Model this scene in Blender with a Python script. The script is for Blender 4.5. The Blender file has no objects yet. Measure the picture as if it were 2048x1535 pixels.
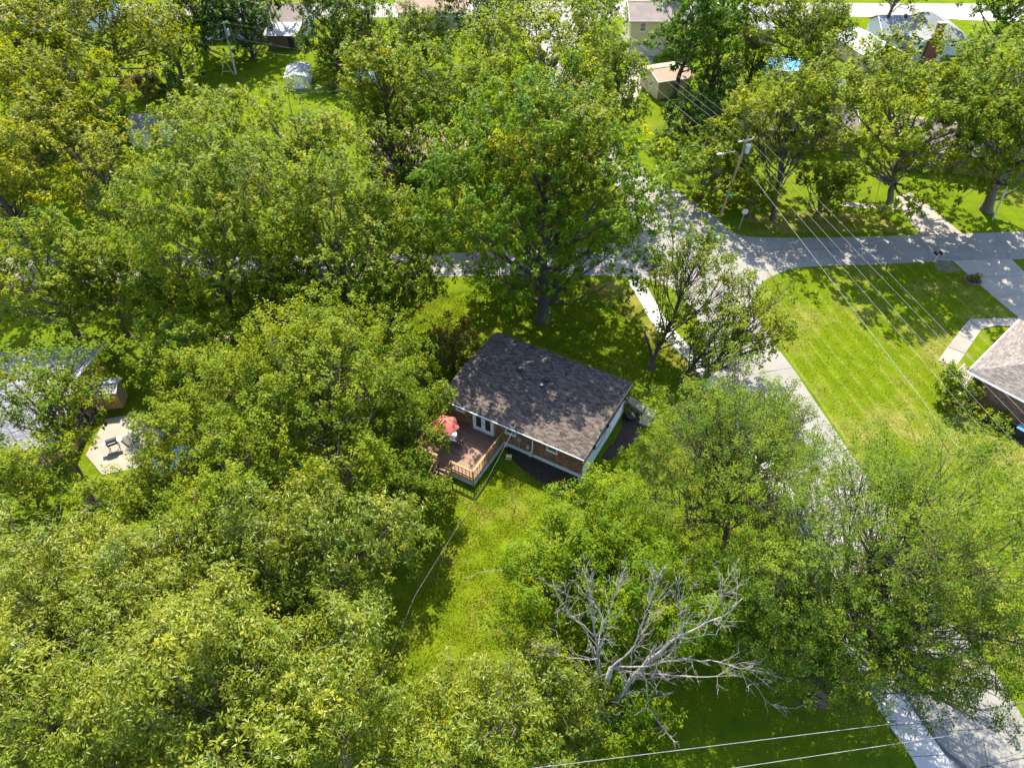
import bpy, math, random
import numpy as np
from mathutils import Vector, Matrix
from mathutils.geometry import tessellate_polygon

random.seed(7)
S = bpy.context.scene
COL = S.collection

# ------------------------------------------------------------------ camera
CAM_H, PITCH, FPX = 45.0, 45.0, 1420.0      # height (m), downward pitch, focal length in photo pixels (2048 wide)
cam_d = bpy.data.cameras.new('camera')
cam_d.sensor_width = 36.0
cam_d.lens = 36.0 * FPX / 2048.0
cam_d.clip_start, cam_d.clip_end = 0.5, 3000.0
cam = bpy.data.objects.new('camera', cam_d)
COL.objects.link(cam)
cam.location = (0, 0, CAM_H)
cam.rotation_euler = (math.radians(90 - PITCH), 0, 0)
S.camera = cam

# ------------------------------------------------------------------ sky, sun, exposure
SUN_EL, SUN_AZ = 50.0, -6.0                 # azimuth measured from +Y (away from the camera) towards +X
w = bpy.data.worlds.new('World')
S.world = w
w.use_nodes = True
wn = w.node_tree
bg = wn.nodes['Background']
sky = wn.nodes.new('ShaderNodeTexSky')
sky.sky_type = 'NISHITA'
sky.sun_disc = False
sky.sun_elevation = math.radians(SUN_EL)
sky.sun_rotation = math.radians(SUN_AZ)
wn.links.new(sky.outputs[0], bg.inputs[0])
bg.inputs[1].default_value = 0.15
sl = bpy.data.lights.new('sun', 'SUN')
sl.energy = 4.3
sl.angle = math.radians(0.5)
sl.color = (1.0, 0.92, 0.76)
so = bpy.data.objects.new('sun', sl)
COL.objects.link(so)
_az, _el = math.radians(SUN_AZ), math.radians(SUN_EL)
to_sun = Vector((math.sin(_az) * math.cos(_el), math.cos(_az) * math.cos(_el), math.sin(_el)))
so.rotation_euler = to_sun.to_track_quat('Z', 'Y').to_euler()
so.location = to_sun * 200
S.view_settings.view_transform = 'Standard'
S.view_settings.look = 'None'
S.view_settings.gamma = 1.0
S.view_settings.use_curve_mapping = False
S.view_settings.exposure = 2.25
S.cycles.max_bounces = 8
S.cycles.diffuse_bounces = 4
S.cycles.glossy_bounces = 2
S.cycles.transmission_bounces = 4
S.cycles.transparent_max_bounces = 4

# ------------------------------------------------------------------ measuring helpers (survey of the place from the photo's perspective)
_c, _s = math.cos(math.radians(PITCH)), math.sin(math.radians(PITCH))


def ray(px, py):
    u, v = px - 1024.0, py - 767.5
    return Vector((u, FPX * _c - v * _s, -(FPX * _s + v * _c)))


def P(px, py, z=0.0):
    """world point at height z seen at photo pixel (px, py)"""
    d = ray(px, py)
    t = (CAM_H - z) / -d.z
    return Vector((d.x * t, d.y * t, z))


def on_plane(px, py, p0, n):
    d = ray(px, py)
    o = Vector((0, 0, CAM_H))
    t = (Vector(p0) - o).dot(n) / d.dot(n)
    return o + d * t


# ------------------------------------------------------------------ mesh helpers
class MB:
    def __init__(self):
        self.v, self.f, self.t = [], [], []

    def face(self, idx, tint=0.5):
        self.f.append(tuple(idx)); self.t.append(tint)

    def quad(self, a, b, c, d, tint=0.5):
        i = len(self.v); self.v += [tuple(a), tuple(b), tuple(c), tuple(d)]
        self.face((i, i + 1, i + 2, i + 3), tint)
        return self

    def poly(self, pts, tint=0.5):
        i = len(self.v); self.v += [tuple(p) for p in pts]
        self.face(range(i, i + len(pts)), tint)
        return self

    def box(self, c, s, rz=0.0, tint=0.5, m=None):
        if m is None:
            m = Matrix.Translation(Vector(c)) @ Matrix.Rotation(rz, 4, 'Z')
        h = [x / 2 for x in s]
        i = len(self.v)
        for dx, dy, dz in ((-1, -1, -1), (1, -1, -1), (1, 1, -1), (-1, 1, -1), (-1, -1, 1), (1, -1, 1), (1, 1, 1), (-1, 1, 1)):
            self.v.append(tuple(m @ Vector((dx * h[0], dy * h[1], dz * h[2]))))
        for q in ((0, 3, 2, 1), (4, 5, 6, 7), (0, 1, 5, 4), (1, 2, 6, 5), (2, 3, 7, 6), (3, 0, 4, 7)):
            self.face([i + k for k in q], tint)
        return self

    def bar(self, a, b, w, h, tint=0.5, up=(0, 0, 1)):
        a, b = Vector(a), Vector(b)
        d = b - a
        L = d.length
        d.normalize()
        up = Vector(up)
        if abs(d.dot(up)) > 0.98:
            up = Vector((0, 1, 0))
        sx = d.cross(up).normalized()
        uz = sx.cross(d).normalized()
        m = Matrix((
            (d.x, sx.x, uz.x, (a.x + b.x) / 2), (d.y, sx.y, uz.y, (a.y + b.y) / 2), (d.z, sx.z, uz.z, (a.z + b.z) / 2), (0, 0, 0, 1)))
        return self.box(None, (L, w, h), m=m, tint=tint)

    def tube(self, pts, rad, n=8, cap=True, tint=0.5):
        pts = [Vector(p) for p in pts]
        if not hasattr(rad, '__len__'):
            rad = [rad] * len(pts)
        rings = []
        for k, p in enumerate(pts):
            d = (pts[min(k + 1, len(pts) - 1)] - pts[max(k - 1, 0)])
            if d.length < 1e-6:
                d = Vector((0, 0, 1))
            d.normalize()
            a = Vector((1, 0, 0)) if abs(d.x) < 0.8 else Vector((0, 1, 0))
            x = d.cross(a).normalized(); y = d.cross(x)
            i = len(self.v)
            for j in range(n):
                th = 2 * math.pi * j / n
                self.v.append(tuple(p + (x * math.cos(th) + y * math.sin(th)) * rad[k]))
            rings.append(i)
        for a, b in zip(rings[:-1], rings[1:]):
            for j in range(n):
                self.face((a + j, a + (j + 1) % n, b + (j + 1) % n, b + j), tint)
        if cap:
            self.face([rings[-1] + j for j in range(n)], tint)
            self.face([rings[0] + j for j in reversed(range(n))], tint)
        return self

    def disc_prism(self, c, r, z0, z1, n=20, r1=None, tint=0.5):
        return self.tube([(c[0], c[1], z0), (c[0], c[1], z1)], [r, r if r1 is None else r1], n, tint=tint)

    def prism(self, poly, z0, z1, tint=0.5):
        n = len(poly)
        i = len(self.v)
        self.v += [(p[0], p[1], z1) for p in poly] + [(p[0], p[1], z0) for p in poly]
        tri = tessellate_polygon([[Vector((p[0], p[1], 0)) for p in poly]])
        area = sum(poly[k][0] * poly[(k + 1) % n][1] - poly[(k + 1) % n][0] * poly[k][1] for k in range(n))
        for t in tri:
            a, b, c = (Vector((poly[k][0], poly[k][1], 0)) for k in t)
            t = tuple(t) if (b - a).cross(c - a).z > 0 else tuple(reversed(t))
            self.face([i + k for k in t], tint)
            self.face([i + n + k for k in reversed(t)], tint)
        for k in range(n):
            k2 = (k + 1) % n
            q = (i + k, i + n + k, i + n + k2, i + k2) if area > 0 else (i + k2, i + n + k2, i + n + k, i + k)
            self.face(q, tint)
        return self

    def sheet(self, poly, z, tint=0.5):
        i = len(self.v)
        self.v += [(p[0], p[1], z) for p in poly]
        for t in tessellate_polygon([[Vector((p[0], p[1], 0)) for p in poly]]):
            a, b, c = (Vector((poly[k][0], poly[k][1], 0)) for k in t)
            t = tuple(t) if (b - a).cross(c - a).z > 0 else tuple(reversed(t))
            self.face([i + k for k in t], tint)
        return self

    def build(self, name, mat, parent=None, smooth=False, tinted=False):
        me = bpy.data.meshes.new(name)
        me.from_pydata(self.v, [], self.f)
        me.materials.append(mat)
        if tinted:
            at = me.attributes.new('tint', 'FLOAT', 'FACE')
            at.data.foreach_set('value', np.array(self.t, np.float32))
        if smooth:
            me.polygons.foreach_set('use_smooth', [True] * len(me.polygons))
        me.update()
        o = bpy.data.objects.new(name, me)
        COL.objects.link(o)
        if parent is not None:
            o.parent = parent
        return o


def tag(o, label=None, cat=None, group=None, kind=None):
    if label: o['label'] = label
    if cat: o['category'] = cat
    if group: o['group'] = group
    if kind: o['kind'] = kind
    return o


def thing(name, label, cat, loc=(0, 0, 0), rz=0.0, group=None):
    o = bpy.data.objects.new(name, None)
    o.empty_display_size = 0.3
    COL.objects.link(o)
    o.location = loc
    o.rotation_euler = (0, 0, rz)
    return tag(o, label, cat, group)


def struct(o):
    o['kind'] = 'structure'
    return o


# ------------------------------------------------------------------ materials
def rgb(c):
    return (c[0], c[1], c[2], 1.0)


def new_mat(name):
    m = bpy.data.materials.new(name)
    m.use_nodes = True
    nt = m.node_tree
    return m, nt, nt.nodes, nt.links, nt.nodes['Principled BSDF']


def noise(nodes, links, scale, detail=4, rough=0.6, vec=None, coord='Object', stretch=None):
    tc = nodes.new('ShaderNodeTexCoord')
    n = nodes.new('ShaderNodeTexNoise')
    n.inputs['Scale'].default_value = scale
    n.inputs['Detail'].default_value = detail
    n.inputs['Roughness'].default_value = rough
    src = tc.outputs[coord]
    if stretch:
        mp = nodes.new('ShaderNodeMapping')
        mp.inputs['Scale'].default_value = stretch[:3]
        if len(stretch) > 3:
            mp.inputs['Rotation'].default_value = (0, 0, stretch[3])
        links.new(src, mp.inputs['Vector'])
        src = mp.outputs[0]
    links.new(src, n.inputs['Vector'])
    return n.outputs['Fac']


def ramp(nodes, links, fac, stops):
    r = nodes.new('ShaderNodeValToRGB')
    el = r.color_ramp.elements
    while len(el) < len(stops):
        el.new(0.5)
    for e, (p, c) in zip(el, stops):
        e.position = p
        e.color = rgb(c) if len(c) == 3 else c
    links.new(fac, r.inputs[0])
    return r.outputs[0]


def mix(nodes, links, fac, a, b, mode='MIX'):
    m = nodes.new('ShaderNodeMix')
    m.data_type = 'RGBA'
    m.blend_type = mode
    for sock, val in ((m.inputs[0], fac), (m.inputs[6], a), (m.inputs[7], b)):
        if isinstance(val, (int, float)):
            sock.default_value = val
        elif isinstance(val, tuple):
            sock.default_value = rgb(val)
        else:
            links.new(val, sock)
    return m.outputs[2]


def bump(nodes, links, bsdf, height, strength=0.4, dist=0.02):
    b = nodes.new('ShaderNodeBump')
    b.inputs['Strength'].default_value = strength
    b.inputs['Distance'].default_value = dist
    links.new(height, b.inputs['Height'])
    links.new(b.outputs[0], bsdf.inputs['Normal'])


def simple(name, c1, c2=None, scale=3.0, rough=0.7, bumps=0.0, metallic=0.0, fine=None, tinted=0.0, spec=0.3, stretch=None):
    """noise-mottled surface; 'tinted' mixes in a per-piece value"""
    m, nt, N, L, B = new_mat(name)
    c2 = c2 or tuple(x * 0.75 for x in c1)
    f = noise(N, L, scale, 5, 0.65, stretch=stretch)
    col = ramp(N, L, f, [(0.32, c2), (0.68, c1)])
    if fine:
        g = noise(N, L, fine, 3, 0.7)
        col = mix(N, L, 0.5, col, ramp(N, L, g, [(0.25, (0.45, 0.45, 0.45)), (0.75, (1.0, 1.0, 1.0))]), 'MULTIPLY')
    if tinted:
        a = N.new('ShaderNodeAttribute')
        a.attribute_name = 'tint'
        col = mix(N, L, 1.0, col, ramp(N, L, a.outputs['Fac'], [(0.0, (1 - tinted,) * 3), (1.0, (1 + tinted,) * 3)]), 'MULTIPLY')
    L.new(col, B.inputs['Base Color'])
    B.inputs['Roughness'].default_value = rough
    B.inputs['Metallic'].default_value = metallic
    B.inputs['Specular IOR Level'].default_value = spec
    if bumps:
        bump(N, L, B, noise(N, L, (fine or scale * 6), 4, 0.7), bumps, 0.03)
    return m


def grass_mat(name, lush, dark, dry, dry_amt, stripes=None, patch_scale=0.09):
    m, nt, N, L, B = new_mat(name)
    f1 = noise(N, L, 0.55, 6, 0.62)
    col = ramp(N, L, f1, [(0.30, dark), (0.55, lush), (0.78, tuple(x * 1.12 for x in lush))])
    f2 = noise(N, L, patch_scale, 7, 0.68)
    dm = ramp(N, L, f2, [(0.60 - dry_amt * 0.25, (0, 0, 0)), (0.80 - dry_amt * 0.25, (1, 1, 1))])
    f3 = noise(N, L, 2.6, 4, 0.75)
    dm2 = mix(N, L, 1.0, dm, ramp(N, L, f3, [(0.35, (0.1, 0.1, 0.1)), (0.62, (1, 1, 1))]), 'MULTIPLY')
    col = mix(N, L, dm2, col, dry)
    if stripes:
        ang, period = stripes
        tc = N.new('ShaderNodeTexCoord')
        mp = N.new('ShaderNodeMapping')
        mp.inputs['Rotation'].default_value = (0, 0, ang)
        L.new(tc.outputs['Object'], mp.inputs['Vector'])
        wv = N.new('ShaderNodeTexWave')
        wv.bands_direction = 'X'
        wv.inputs['Scale'].default_value = 2 * math.pi / period / 20.0
        wv.inputs['Distortion'].default_value = 1.0
        wv.inputs['Detail'].default_value = 3
        wv.inputs['Detail Scale'].default_value = 0.6
        L.new(mp.outputs[0], wv.inputs['Vector'])
        sfac = ramp(N, L, wv.outputs['Fac'], [(0.86, (0, 0, 0)), (0.96, (1, 1, 1))])
        brk = noise(N, L, 3.2, 3, 0.7)
        sm = mix(N, L, 1.0, sfac, ramp(N, L, brk, [(0.44, (0, 0, 0)), (0.58, (0.36, 0.36, 0.36))]), "MULTIPLY")
        col = mix(N, L, sm, col, tuple(0.5 * (a + b) + 0.04 for a, b in zip(lush, dry)))
        sh = ramp(N, L, wv.outputs['Fac'], [(0.0, (0.92, 0.95, 0.92)), (1.0, (1.05, 1.03, 1.0))])
        col = mix(N, L, 1.0, col, sh, 'MULTIPLY')
    g = noise(N, L, 9.0, 5, 0.8)
    col = mix(N, L, 0.8, col, ramp(N, L, g, [(0.28, (0.42, 0.48, 0.4)), (0.72, (1.25, 1.2, 1.1))]), 'MULTIPLY')
    L.new(col, B.inputs['Base Color'])
    B.inputs['Roughness'].default_value = 0.9
    B.inputs['Specular IOR Level'].default_value = 0.0
    bump(N, L, B, g, 0.9, 0.12)
    return m


def leaf_mat(name, stops, trans=0.46, rough=0.5, spec=0.08):
    m, nt, N, L, B = new_mat(name)
    a = N.new('ShaderNodeAttribute')
    a.attribute_name = 'tint'
    col = ramp(N, L, a.outputs['Fac'], stops)
    L.new(col, B.inputs['Base Color'])
    B.inputs['Roughness'].default_value = rough
    B.inputs['Specular IOR Level'].default_value = spec
    t = N.new('ShaderNodeBsdfTranslucent')
    tcol = mix(N, L, 1.0, col, (1.45, 1.40, 0.45), 'MULTIPLY')
    L.new(tcol, t.inputs['Color'])
    ms = N.new('ShaderNodeMixShader')
    ms.inputs[0].default_value = trans
    L.new(B.outputs[0], ms.inputs[1])
    L.new(t.outputs[0], ms.inputs[2])
    L.new(ms.outputs[0], N['Material Output'].inputs['Surface'])
    return m


def roof_tex_mat(name, c1, c2, row=0.16, width=0.32, ang=0.0):
    """shingle courses of far roofs"""
    m, nt, N, L, B = new_mat(name)
    f = noise(N, L, 0.7, 5, 0.6)
    col = ramp(N, L, f, [(0.3, c2), (0.7, c1)])
    g = noise(N, L, 14, 3, 0.7)
    col = mix(N, L, 0.6, col, ramp(N, L, g, [(0.3, (0.55, 0.55, 0.55)), (0.7, (1.15, 1.15, 1.15))]), 'MULTIPLY')
    L.new(col, B.inputs['Base Color'])
    B.inputs['Roughness'].default_value = 0.9
    bump(N, L, B, g, 0.5, 0.03)
    return m


M = {}
M['grass'] = grass_mat('grass', (0.086, 0.118, 0.006), (0.048, 0.090, 0.008), (0.16, 0.125, 0.03), 0.30)
M['lawn'] = grass_mat('mown lawn', (0.088, 0.124, 0.005), (0.070, 0.110, 0.005), (0.22, 0.165, 0.07), 0.46, stripes=(math.radians(-12), 1.5), patch_scale=0.14)
M['yard'] = grass_mat('back yard grass', (0.096, 0.132, 0.006), (0.060, 0.104, 0.007), (0.19, 0.14, 0.045), 0.42, patch_scale=0.3)
M['dry'] = grass_mat('dry verge grass', (0.100, 0.115, 0.012), (0.070, 0.090, 0.010), (0.20, 0.155, 0.055), 0.75, patch_scale=0.35)
M['asphalt'] = simple('weathered asphalt', (0.185, 0.176, 0.158), (0.130, 0.124, 0.112), 0.22, 0.9, 0.4, fine=22)
M['concrete'] = simple('concrete', (0.235, 0.205, 0.168), (0.175, 0.154, 0.126), 0.6, 0.85, 0.25, fine=16, tinted=0.14)
M['pale_concrete'] = simple('pale concrete', (0.33, 0.32, 0.30), (0.27, 0.26, 0.245), 0.6, 0.85, 0.2, fine=14, tinted=0.08)
M['crack'] = simple('crack sealer', (0.05, 0.05, 0.05), (0.035, 0.035, 0.035), 6, 0.8)
M['shingle_dark'] = simple('charcoal shingle', (0.080, 0.060, 0.049), (0.046, 0.038, 0.034), 1.3, 0.92, 0.4, fine=30, tinted=0.6)
M['shingle_grey'] = simple('grey brown shingle', (0.145, 0.125, 0.112), (0.105, 0.092, 0.083), 1.3, 0.92, 0.4, fine=30, tinted=0.35)
M['shingle_pale'] = simple('pale grey shingle', (0.165, 0.165, 0.178), (0.125, 0.125, 0.138), 1.0, 0.9, 0.4, fine=26, tinted=0.25)
M['roof_dark'] = roof_tex_mat('dark roof', (0.13, 0.10, 0.09), (0.085, 0.07, 0.065))
M['roof_brown'] = roof_tex_mat('brown roof', (0.23, 0.145, 0.095), (0.17, 0.11, 0.075))
M['roof_grey'] = roof_tex_mat('grey roof', (0.135, 0.145, 0.148), (0.10, 0.11, 0.115))
M['roof_white'] = roof_tex_mat('pale metal roof', (0.27, 0.268, 0.275), (0.21, 0.21, 0.22))
M['brick'] = simple('brick', (0.23, 0.125, 0.07), (0.15, 0.08, 0.045), 2.5, 0.9, 0.2, fine=40, tinted=0.55)
M['brick_red'] = simple('red brick', (0.25, 0.085, 0.05), (0.17, 0.06, 0.035), 2.5, 0.9, 0.2, fine=30, tinted=0.3)
M['mortar'] = simple('mortar', (0.24, 0.20, 0.16), (0.19, 0.16, 0.13), 3, 0.95)
M['white'] = simple('white paint', (0.6240, 0.6240, 0.6080), (0.5440, 0.5440, 0.5280), 2.0, 0.5)
M['offwhite'] = simple('off white paint', (0.40, 0.42, 0.40), (0.33, 0.35, 0.33), 1.5, 0.6)
M['bluegrey'] = simple('pale blue siding', (0.4000, 0.4800, 0.4960), (0.3360, 0.4160, 0.4400), 1.2, 0.6, stretch=(0.2, 0.2, 6))
M['yellow_siding'] = simple('pale yellow siding', (0.50, 0.43, 0.20), (0.43, 0.37, 0.17), 1.0, 0.6, stretch=(0.3, 0.3, 8))
M['tan_siding'] = simple('tan siding', (0.40, 0.315, 0.15), (0.34, 0.27, 0.13), 1.0, 0.65, stretch=(6, 6, 0.3))
M['cream_siding'] = simple('cream siding', (0.42, 0.40, 0.31), (0.36, 0.34, 0.26), 1.0, 0.65, stretch=(0.3, 0.3, 8))
M['brown_wood'] = simple('weathered brown wood', (0.17, 0.11, 0.065), (0.10, 0.065, 0.04), 3, 0.85, 0.3, stretch=(4, 4, 0.5))
M['orange_wood'] = simple('stained cedar board', (0.46, 0.24, 0.085), (0.36, 0.18, 0.06), 1.6, 0.75, 0.2, stretch=(5, 5, 0.4), tinted=0.18)
M['deck_wood'] = simple('red brown deck board', (0.145, 0.078, 0.052), (0.10, 0.054, 0.036), 2.0, 0.7, 0.2, stretch=(1, 6, 1), tinted=0.25)
M['rail_wood'] = simple('cedar rail', (0.2604, 0.1488, 0.0527), (0.1984, 0.1116, 0.0372), 2.0, 0.7, 0.15, stretch=(3, 3, 0.6))
M['pine'] = simple('bare pine lumber', (0.50, 0.35, 0.17), (0.40, 0.27, 0.13), 2.0, 0.75)
M['soil'] = simple('bare soil', (0.15, 0.11, 0.07), (0.07, 0.07, 0.03), 1.5, 0.95, 0.5, fine=14)
M['wire'] = simple('weathered cable', (0.22, 0.22, 0.22), (0.12, 0.12, 0.12), 1.0, 0.6)
M['gutter'] = simple('dull white gutter', (0.40, 0.41, 0.42), (0.33, 0.34, 0.35), 2.0, 0.6)
M['mulch'] = simple('dark mulch', (0.045, 0.030, 0.022), (0.02, 0.014, 0.011), 6, 0.95, 0.9, fine=18)
M['glass'] = simple('window glass', (0.035, 0.045, 0.045), (0.02, 0.028, 0.03), 0.8, 0.08, spec=0.6)
M['glass_green'] = simple('curtained glass', (0.10, 0.13, 0.09), (0.06, 0.085, 0.06), 1.5, 0.12, spec=0.6)
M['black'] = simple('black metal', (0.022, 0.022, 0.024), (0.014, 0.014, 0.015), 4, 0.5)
M['grey_metal'] = simple('grey metal', (0.33, 0.35, 0.37), (0.25, 0.27, 0.29), 3, 0.45, metallic=0.4)
M['galv'] = simple('galvanised steel', (0.50, 0.52, 0.54), (0.40, 0.42, 0.44), 3, 0.4, metallic=0.5)
M['pole_wood'] = simple('weathered pole wood', (0.35, 0.24, 0.12), (0.22, 0.15, 0.08), 1.5, 0.85, 0.3, stretch=(5, 5, 0.4))
M['grey_pole'] = simple('grey pole', (0.42, 0.40, 0.36), (0.32, 0.30, 0.27), 1.5, 0.8, stretch=(5, 5, 0.4))
M['red_cloth'] = simple('faded red canvas', (0.30, 0.075, 0.062), (0.26, 0.062, 0.052), 3, 0.85)
M['blue'] = simple('pool blue', (0.02, 0.15, 0.27), (0.015, 0.11, 0.21), 2, 0.2)
M['blue_plastic'] = simple('blue plastic', (0.10, 0.22, 0.34), (0.07, 0.16, 0.26), 2, 0.45)
M['tarp'] = simple('blue grey tarp', (0.28, 0.36, 0.43), (0.20, 0.27, 0.34), 1.2, 0.6, 0.6)
M['sign_green'] = simple('green sign', (0.02, 0.30, 0.22), (0.015, 0.24, 0.18), 3, 0.4)
M['sign_red'] = simple('red sign', (0.42, 0.02, 0.025), (0.36, 0.016, 0.02), 3, 0.4)
M['sign_back'] = simple('bare sign back', (0.48, 0.44, 0.36), (0.40, 0.37, 0.30), 3, 0.5)
M['yellow'] = simple('yellow plastic', (0.62, 0.48, 0.05), (0.5, 0.38, 0.04), 3, 0.5)
M['stone'] = simple('field stone', (0.36, 0.32, 0.27), (0.24, 0.21, 0.18), 1.5, 0.9, 0.4)
M['bark'] = simple('bark', (0.125, 0.095, 0.07), (0.07, 0.052, 0.038), 4, 0.95, 0.7, stretch=(3, 3, 0.7))
M['bark_dark'] = simple('dark bark', (0.075, 0.058, 0.045), (0.04, 0.03, 0.024), 4, 0.95, 0.7, stretch=(3, 3, 0.7))
M['deadwood'] = simple('bare grey deadwood', (0.27, 0.245, 0.22), (0.15, 0.13, 0.11), 2.5, 0.9, 0.5, fine=12)

M['leaf_maple'] = leaf_mat('maple leaf', [(0.0, (0.037, 0.079, 0.0028)), (0.35, (0.083, 0.127, 0.0033)), (0.65, (0.137, 0.162, 0.0033)), (1.0, (0.207, 0.211, 0.0033))])
M['leaf_deep'] = leaf_mat('deep green leaf', [(0.0, (0.024, 0.069, 0.0028)), (0.45, (0.059, 0.116, 0.0033)), (0.8, (0.110, 0.152, 0.0039)), (1.0, (0.207, 0.211, 0.0039))])
M['leaf_gold'] = leaf_mat('yellowing leaf', [(0.0, (0.055, 0.087, 0.0028)), (0.4, (0.122, 0.137, 0.0028)), (0.75, (0.189, 0.193, 0.0028)), (1.0, (0.256, 0.261, 0.0028))])
M['leaf_walnut'] = leaf_mat('long drooping leaf', [(0.0, (0.041, 0.081, 0.0039)), (0.4, (0.095, 0.129, 0.0050)), (0.7, (0.152, 0.164, 0.0060)), (1.0, (0.232, 0.237, 0.0083))], rough=0.36, spec=0.2)
M['leaf_ash'] = leaf_mat('bright green leaf', [(0.0, (0.037, 0.092, 0.0028)), (0.4, (0.081, 0.145, 0.0033)), (0.75, (0.137, 0.180, 0.0039)), (1.0, (0.207, 0.211, 0.0044))])
M['leaf_fine'] = leaf_mat('fine olive leaf', [(0.0, (0.034, 0.074, 0.006)), (0.4, (0.074, 0.122, 0.008)), (0.7, (0.120, 0.156, 0.009)), (1.0, (0.19, 0.19, 0.012))])
M['leaf_blue'] = leaf_mat('blue green leaf', [(0.0, (0.020, 0.053, 0.0077)), (0.5, (0.049, 0.092, 0.0099)), (0.85, (0.091, 0.125, 0.0110)), (1.0, (0.159, 0.162, 0.0165))], trans=0.3)
M['leaf_red'] = leaf_mat('russet leaf', [(0.0, (0.037, 0.055, 0.0055)), (0.5, (0.085, 0.088, 0.0083)), (0.85, (0.183, 0.110, 0.0193)), (1.0, (0.256, 0.121, 0.0275))])

# ------------------------------------------------------------------ the ground
g = MB()
g.sheet([(-420, -120), (420, -120), (420, 620), (-420, 620)], 0.0)
struct(g.build('ground', M['grass']))


def wob(pts, amp=0.12, step=1.2, closed=True):
    """poly outline with an irregular, overgrown edge"""
    out = []
    n = len(pts)
    for k in range(n if closed else n - 1):
        a, b = Vector(pts[k][:2]), Vector(pts[(k + 1) % n][:2])
        m = max(1, int((b - a).length / step))
        for j in range(m):
            q = a.lerp(b, j / m)
            out.append((q.x + random.uniform(-amp, amp), q.y + random.uniform(-amp, amp)))
    if not closed:
        out.append(tuple(pts[-1][:2]))
    return out


def spline(pts, n=8):
    """Catmull-Rom through points"""
    pts = [Vector(p[:2]) for p in pts]
    out = []
    for i in range(len(pts) - 1):
        p0, p1, p2, p3 = pts[max(i - 1, 0)], pts[i], pts[i + 1], pts[min(i + 2, len(pts) - 1)]
        for j in range(n):
            t = j / n
            out.append(0.5 * ((2 * p1) + (p2 - p0) * t + (2 * p0 - 5 * p1 + 4 * p2 - p3) * t * t + (3 * p1 - p0 - 3 * p2 + p3) * t ** 3))
    out.append(pts[-1])
    return [(p.x, p.y) for p in out]


def px_poly(pts):
    return [tuple(P(x, y)[:2]) for x, y in pts]


# cross street, the curving street on the right, the street north, the far street
road_r = spline(px_poly([(1900, 1250), (1792, 1048), (1700, 905), (1628, 800), (1585, 735), (1535, 670), (1508, 615), (1520, 570), (1562, 545), (1610, 534), (1750, 529), (1905, 522), (2048, 518)]) + [(95, 66.2)])
road_r = [(27.5, -6.0), tuple(P(2110, 1535)[:2]), tuple(P(1985, 1338)[:2])] + road_r[1:]
north_r = spline([(95, 71.8)] + px_poly([(2048, 463), (1920, 467), (1700, 474), (1540, 475), (1470, 466), (1420, 425), (1360, 385), (1300, 350)]) + [(13.5, 95), (12.0, 110), (11.5, 126), (14.0, 137), (20, 141), (60, 141), (140, 141)])
north_l = spline([(140, 148), (11, 149), (4, 149)]) + spline([(-6, 150), (-60, 147.5), (-140, 147.5)])
back_l = spline([(-140, 153), (-60, 153), (-20, 154)], 3)
west = spline([(-140, 139.5), (-60, 140), (-8, 141), (1.0, 138), (3.5, 126), (4.5, 110), (6.5, 92)] + px_poly([(1225, 365), (1255, 420), (1230, 478), (1150, 497), (900, 506), (600, 512), (300, 513), (0, 516)]) + [(-110, 67)])
south = spline([(-110, 58.5)] + px_poly([(0, 572), (300, 566), (600, 560), (900, 553), (1150, 550), (1300, 560), (1370, 600), (1400, 660), (1415, 720), (1440, 775), (1468, 815), (1550, 945), (1645, 1110), (1732, 1290), (1815, 1410), (1860, 1488)]))
south += [tuple(P(1930, 1600)[:2]), (15.8, 4.0), (15.8, -6.0)]
road_poly = road_r + north_r + [(140, 148), (60, 149), (0, 150), (-60, 147.5), (-140, 147.5)] + west + south
road = MB()
road.sheet(road_poly, 0.012)
struct(road.build('road', M['asphalt']))
fs = MB(); fs.sheet(wob([(-200, 141), (260, 142), (260, 149), (-200, 148)], 0.0), 0.008)
struct(fs.build('far_street', M['asphalt']))

# lawn of the right neighbour, back yard grass, dry verges
lawn = MB()
lawn.sheet(wob(px_poly([(1530, 640), (1518, 595), (1540, 560), (1600, 538), (1750, 532), (1905, 526), (2040, 632), (2300, 800), (2400, 1600), (2140, 1535), (1990, 1330), (1795, 1040), (1632, 798), (1588, 735)]), 0.10), 0.004)
struct(lawn.build('lawn', M['lawn']))
yard = MB()
yard.sheet(wob([(-5, 34), (3, 33), (9, 30), (10, 24), (8, 14), (-12, 13), (-9, 26)], 0.6, 1.5), 0.004)
struct(yard.build('yard_grass', M['yard']))
vg = MB()
vg.sheet(wob(px_poly([(1140, 556), (1262, 566), (1330, 640), (1400, 750), (1440, 800), (1400, 800), (1320, 700), (1200, 590)]), 0.5, 1.0), 0.004)
struct(vg.build('verge', M['dry']))
vg = MB()
vg.sheet(wob(px_poly([(1640, 462), (1500, 468), (1480, 440), (1540, 425), (1660, 420), (1760, 432), (1830, 462)]), 0.4, 1.0), 0.004)
struct(vg.build('verge', M['dry']))
vg = MB()
vg.sheet(wob(px_poly([(80, 1090), (200, 1040), (290, 1080), (330, 1180), (250, 1250), (60, 1400), (0, 1420), (0, 1180)]), 0.5, 1.0), 0.004)
struct(vg.build('verge', M['dry']))


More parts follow.
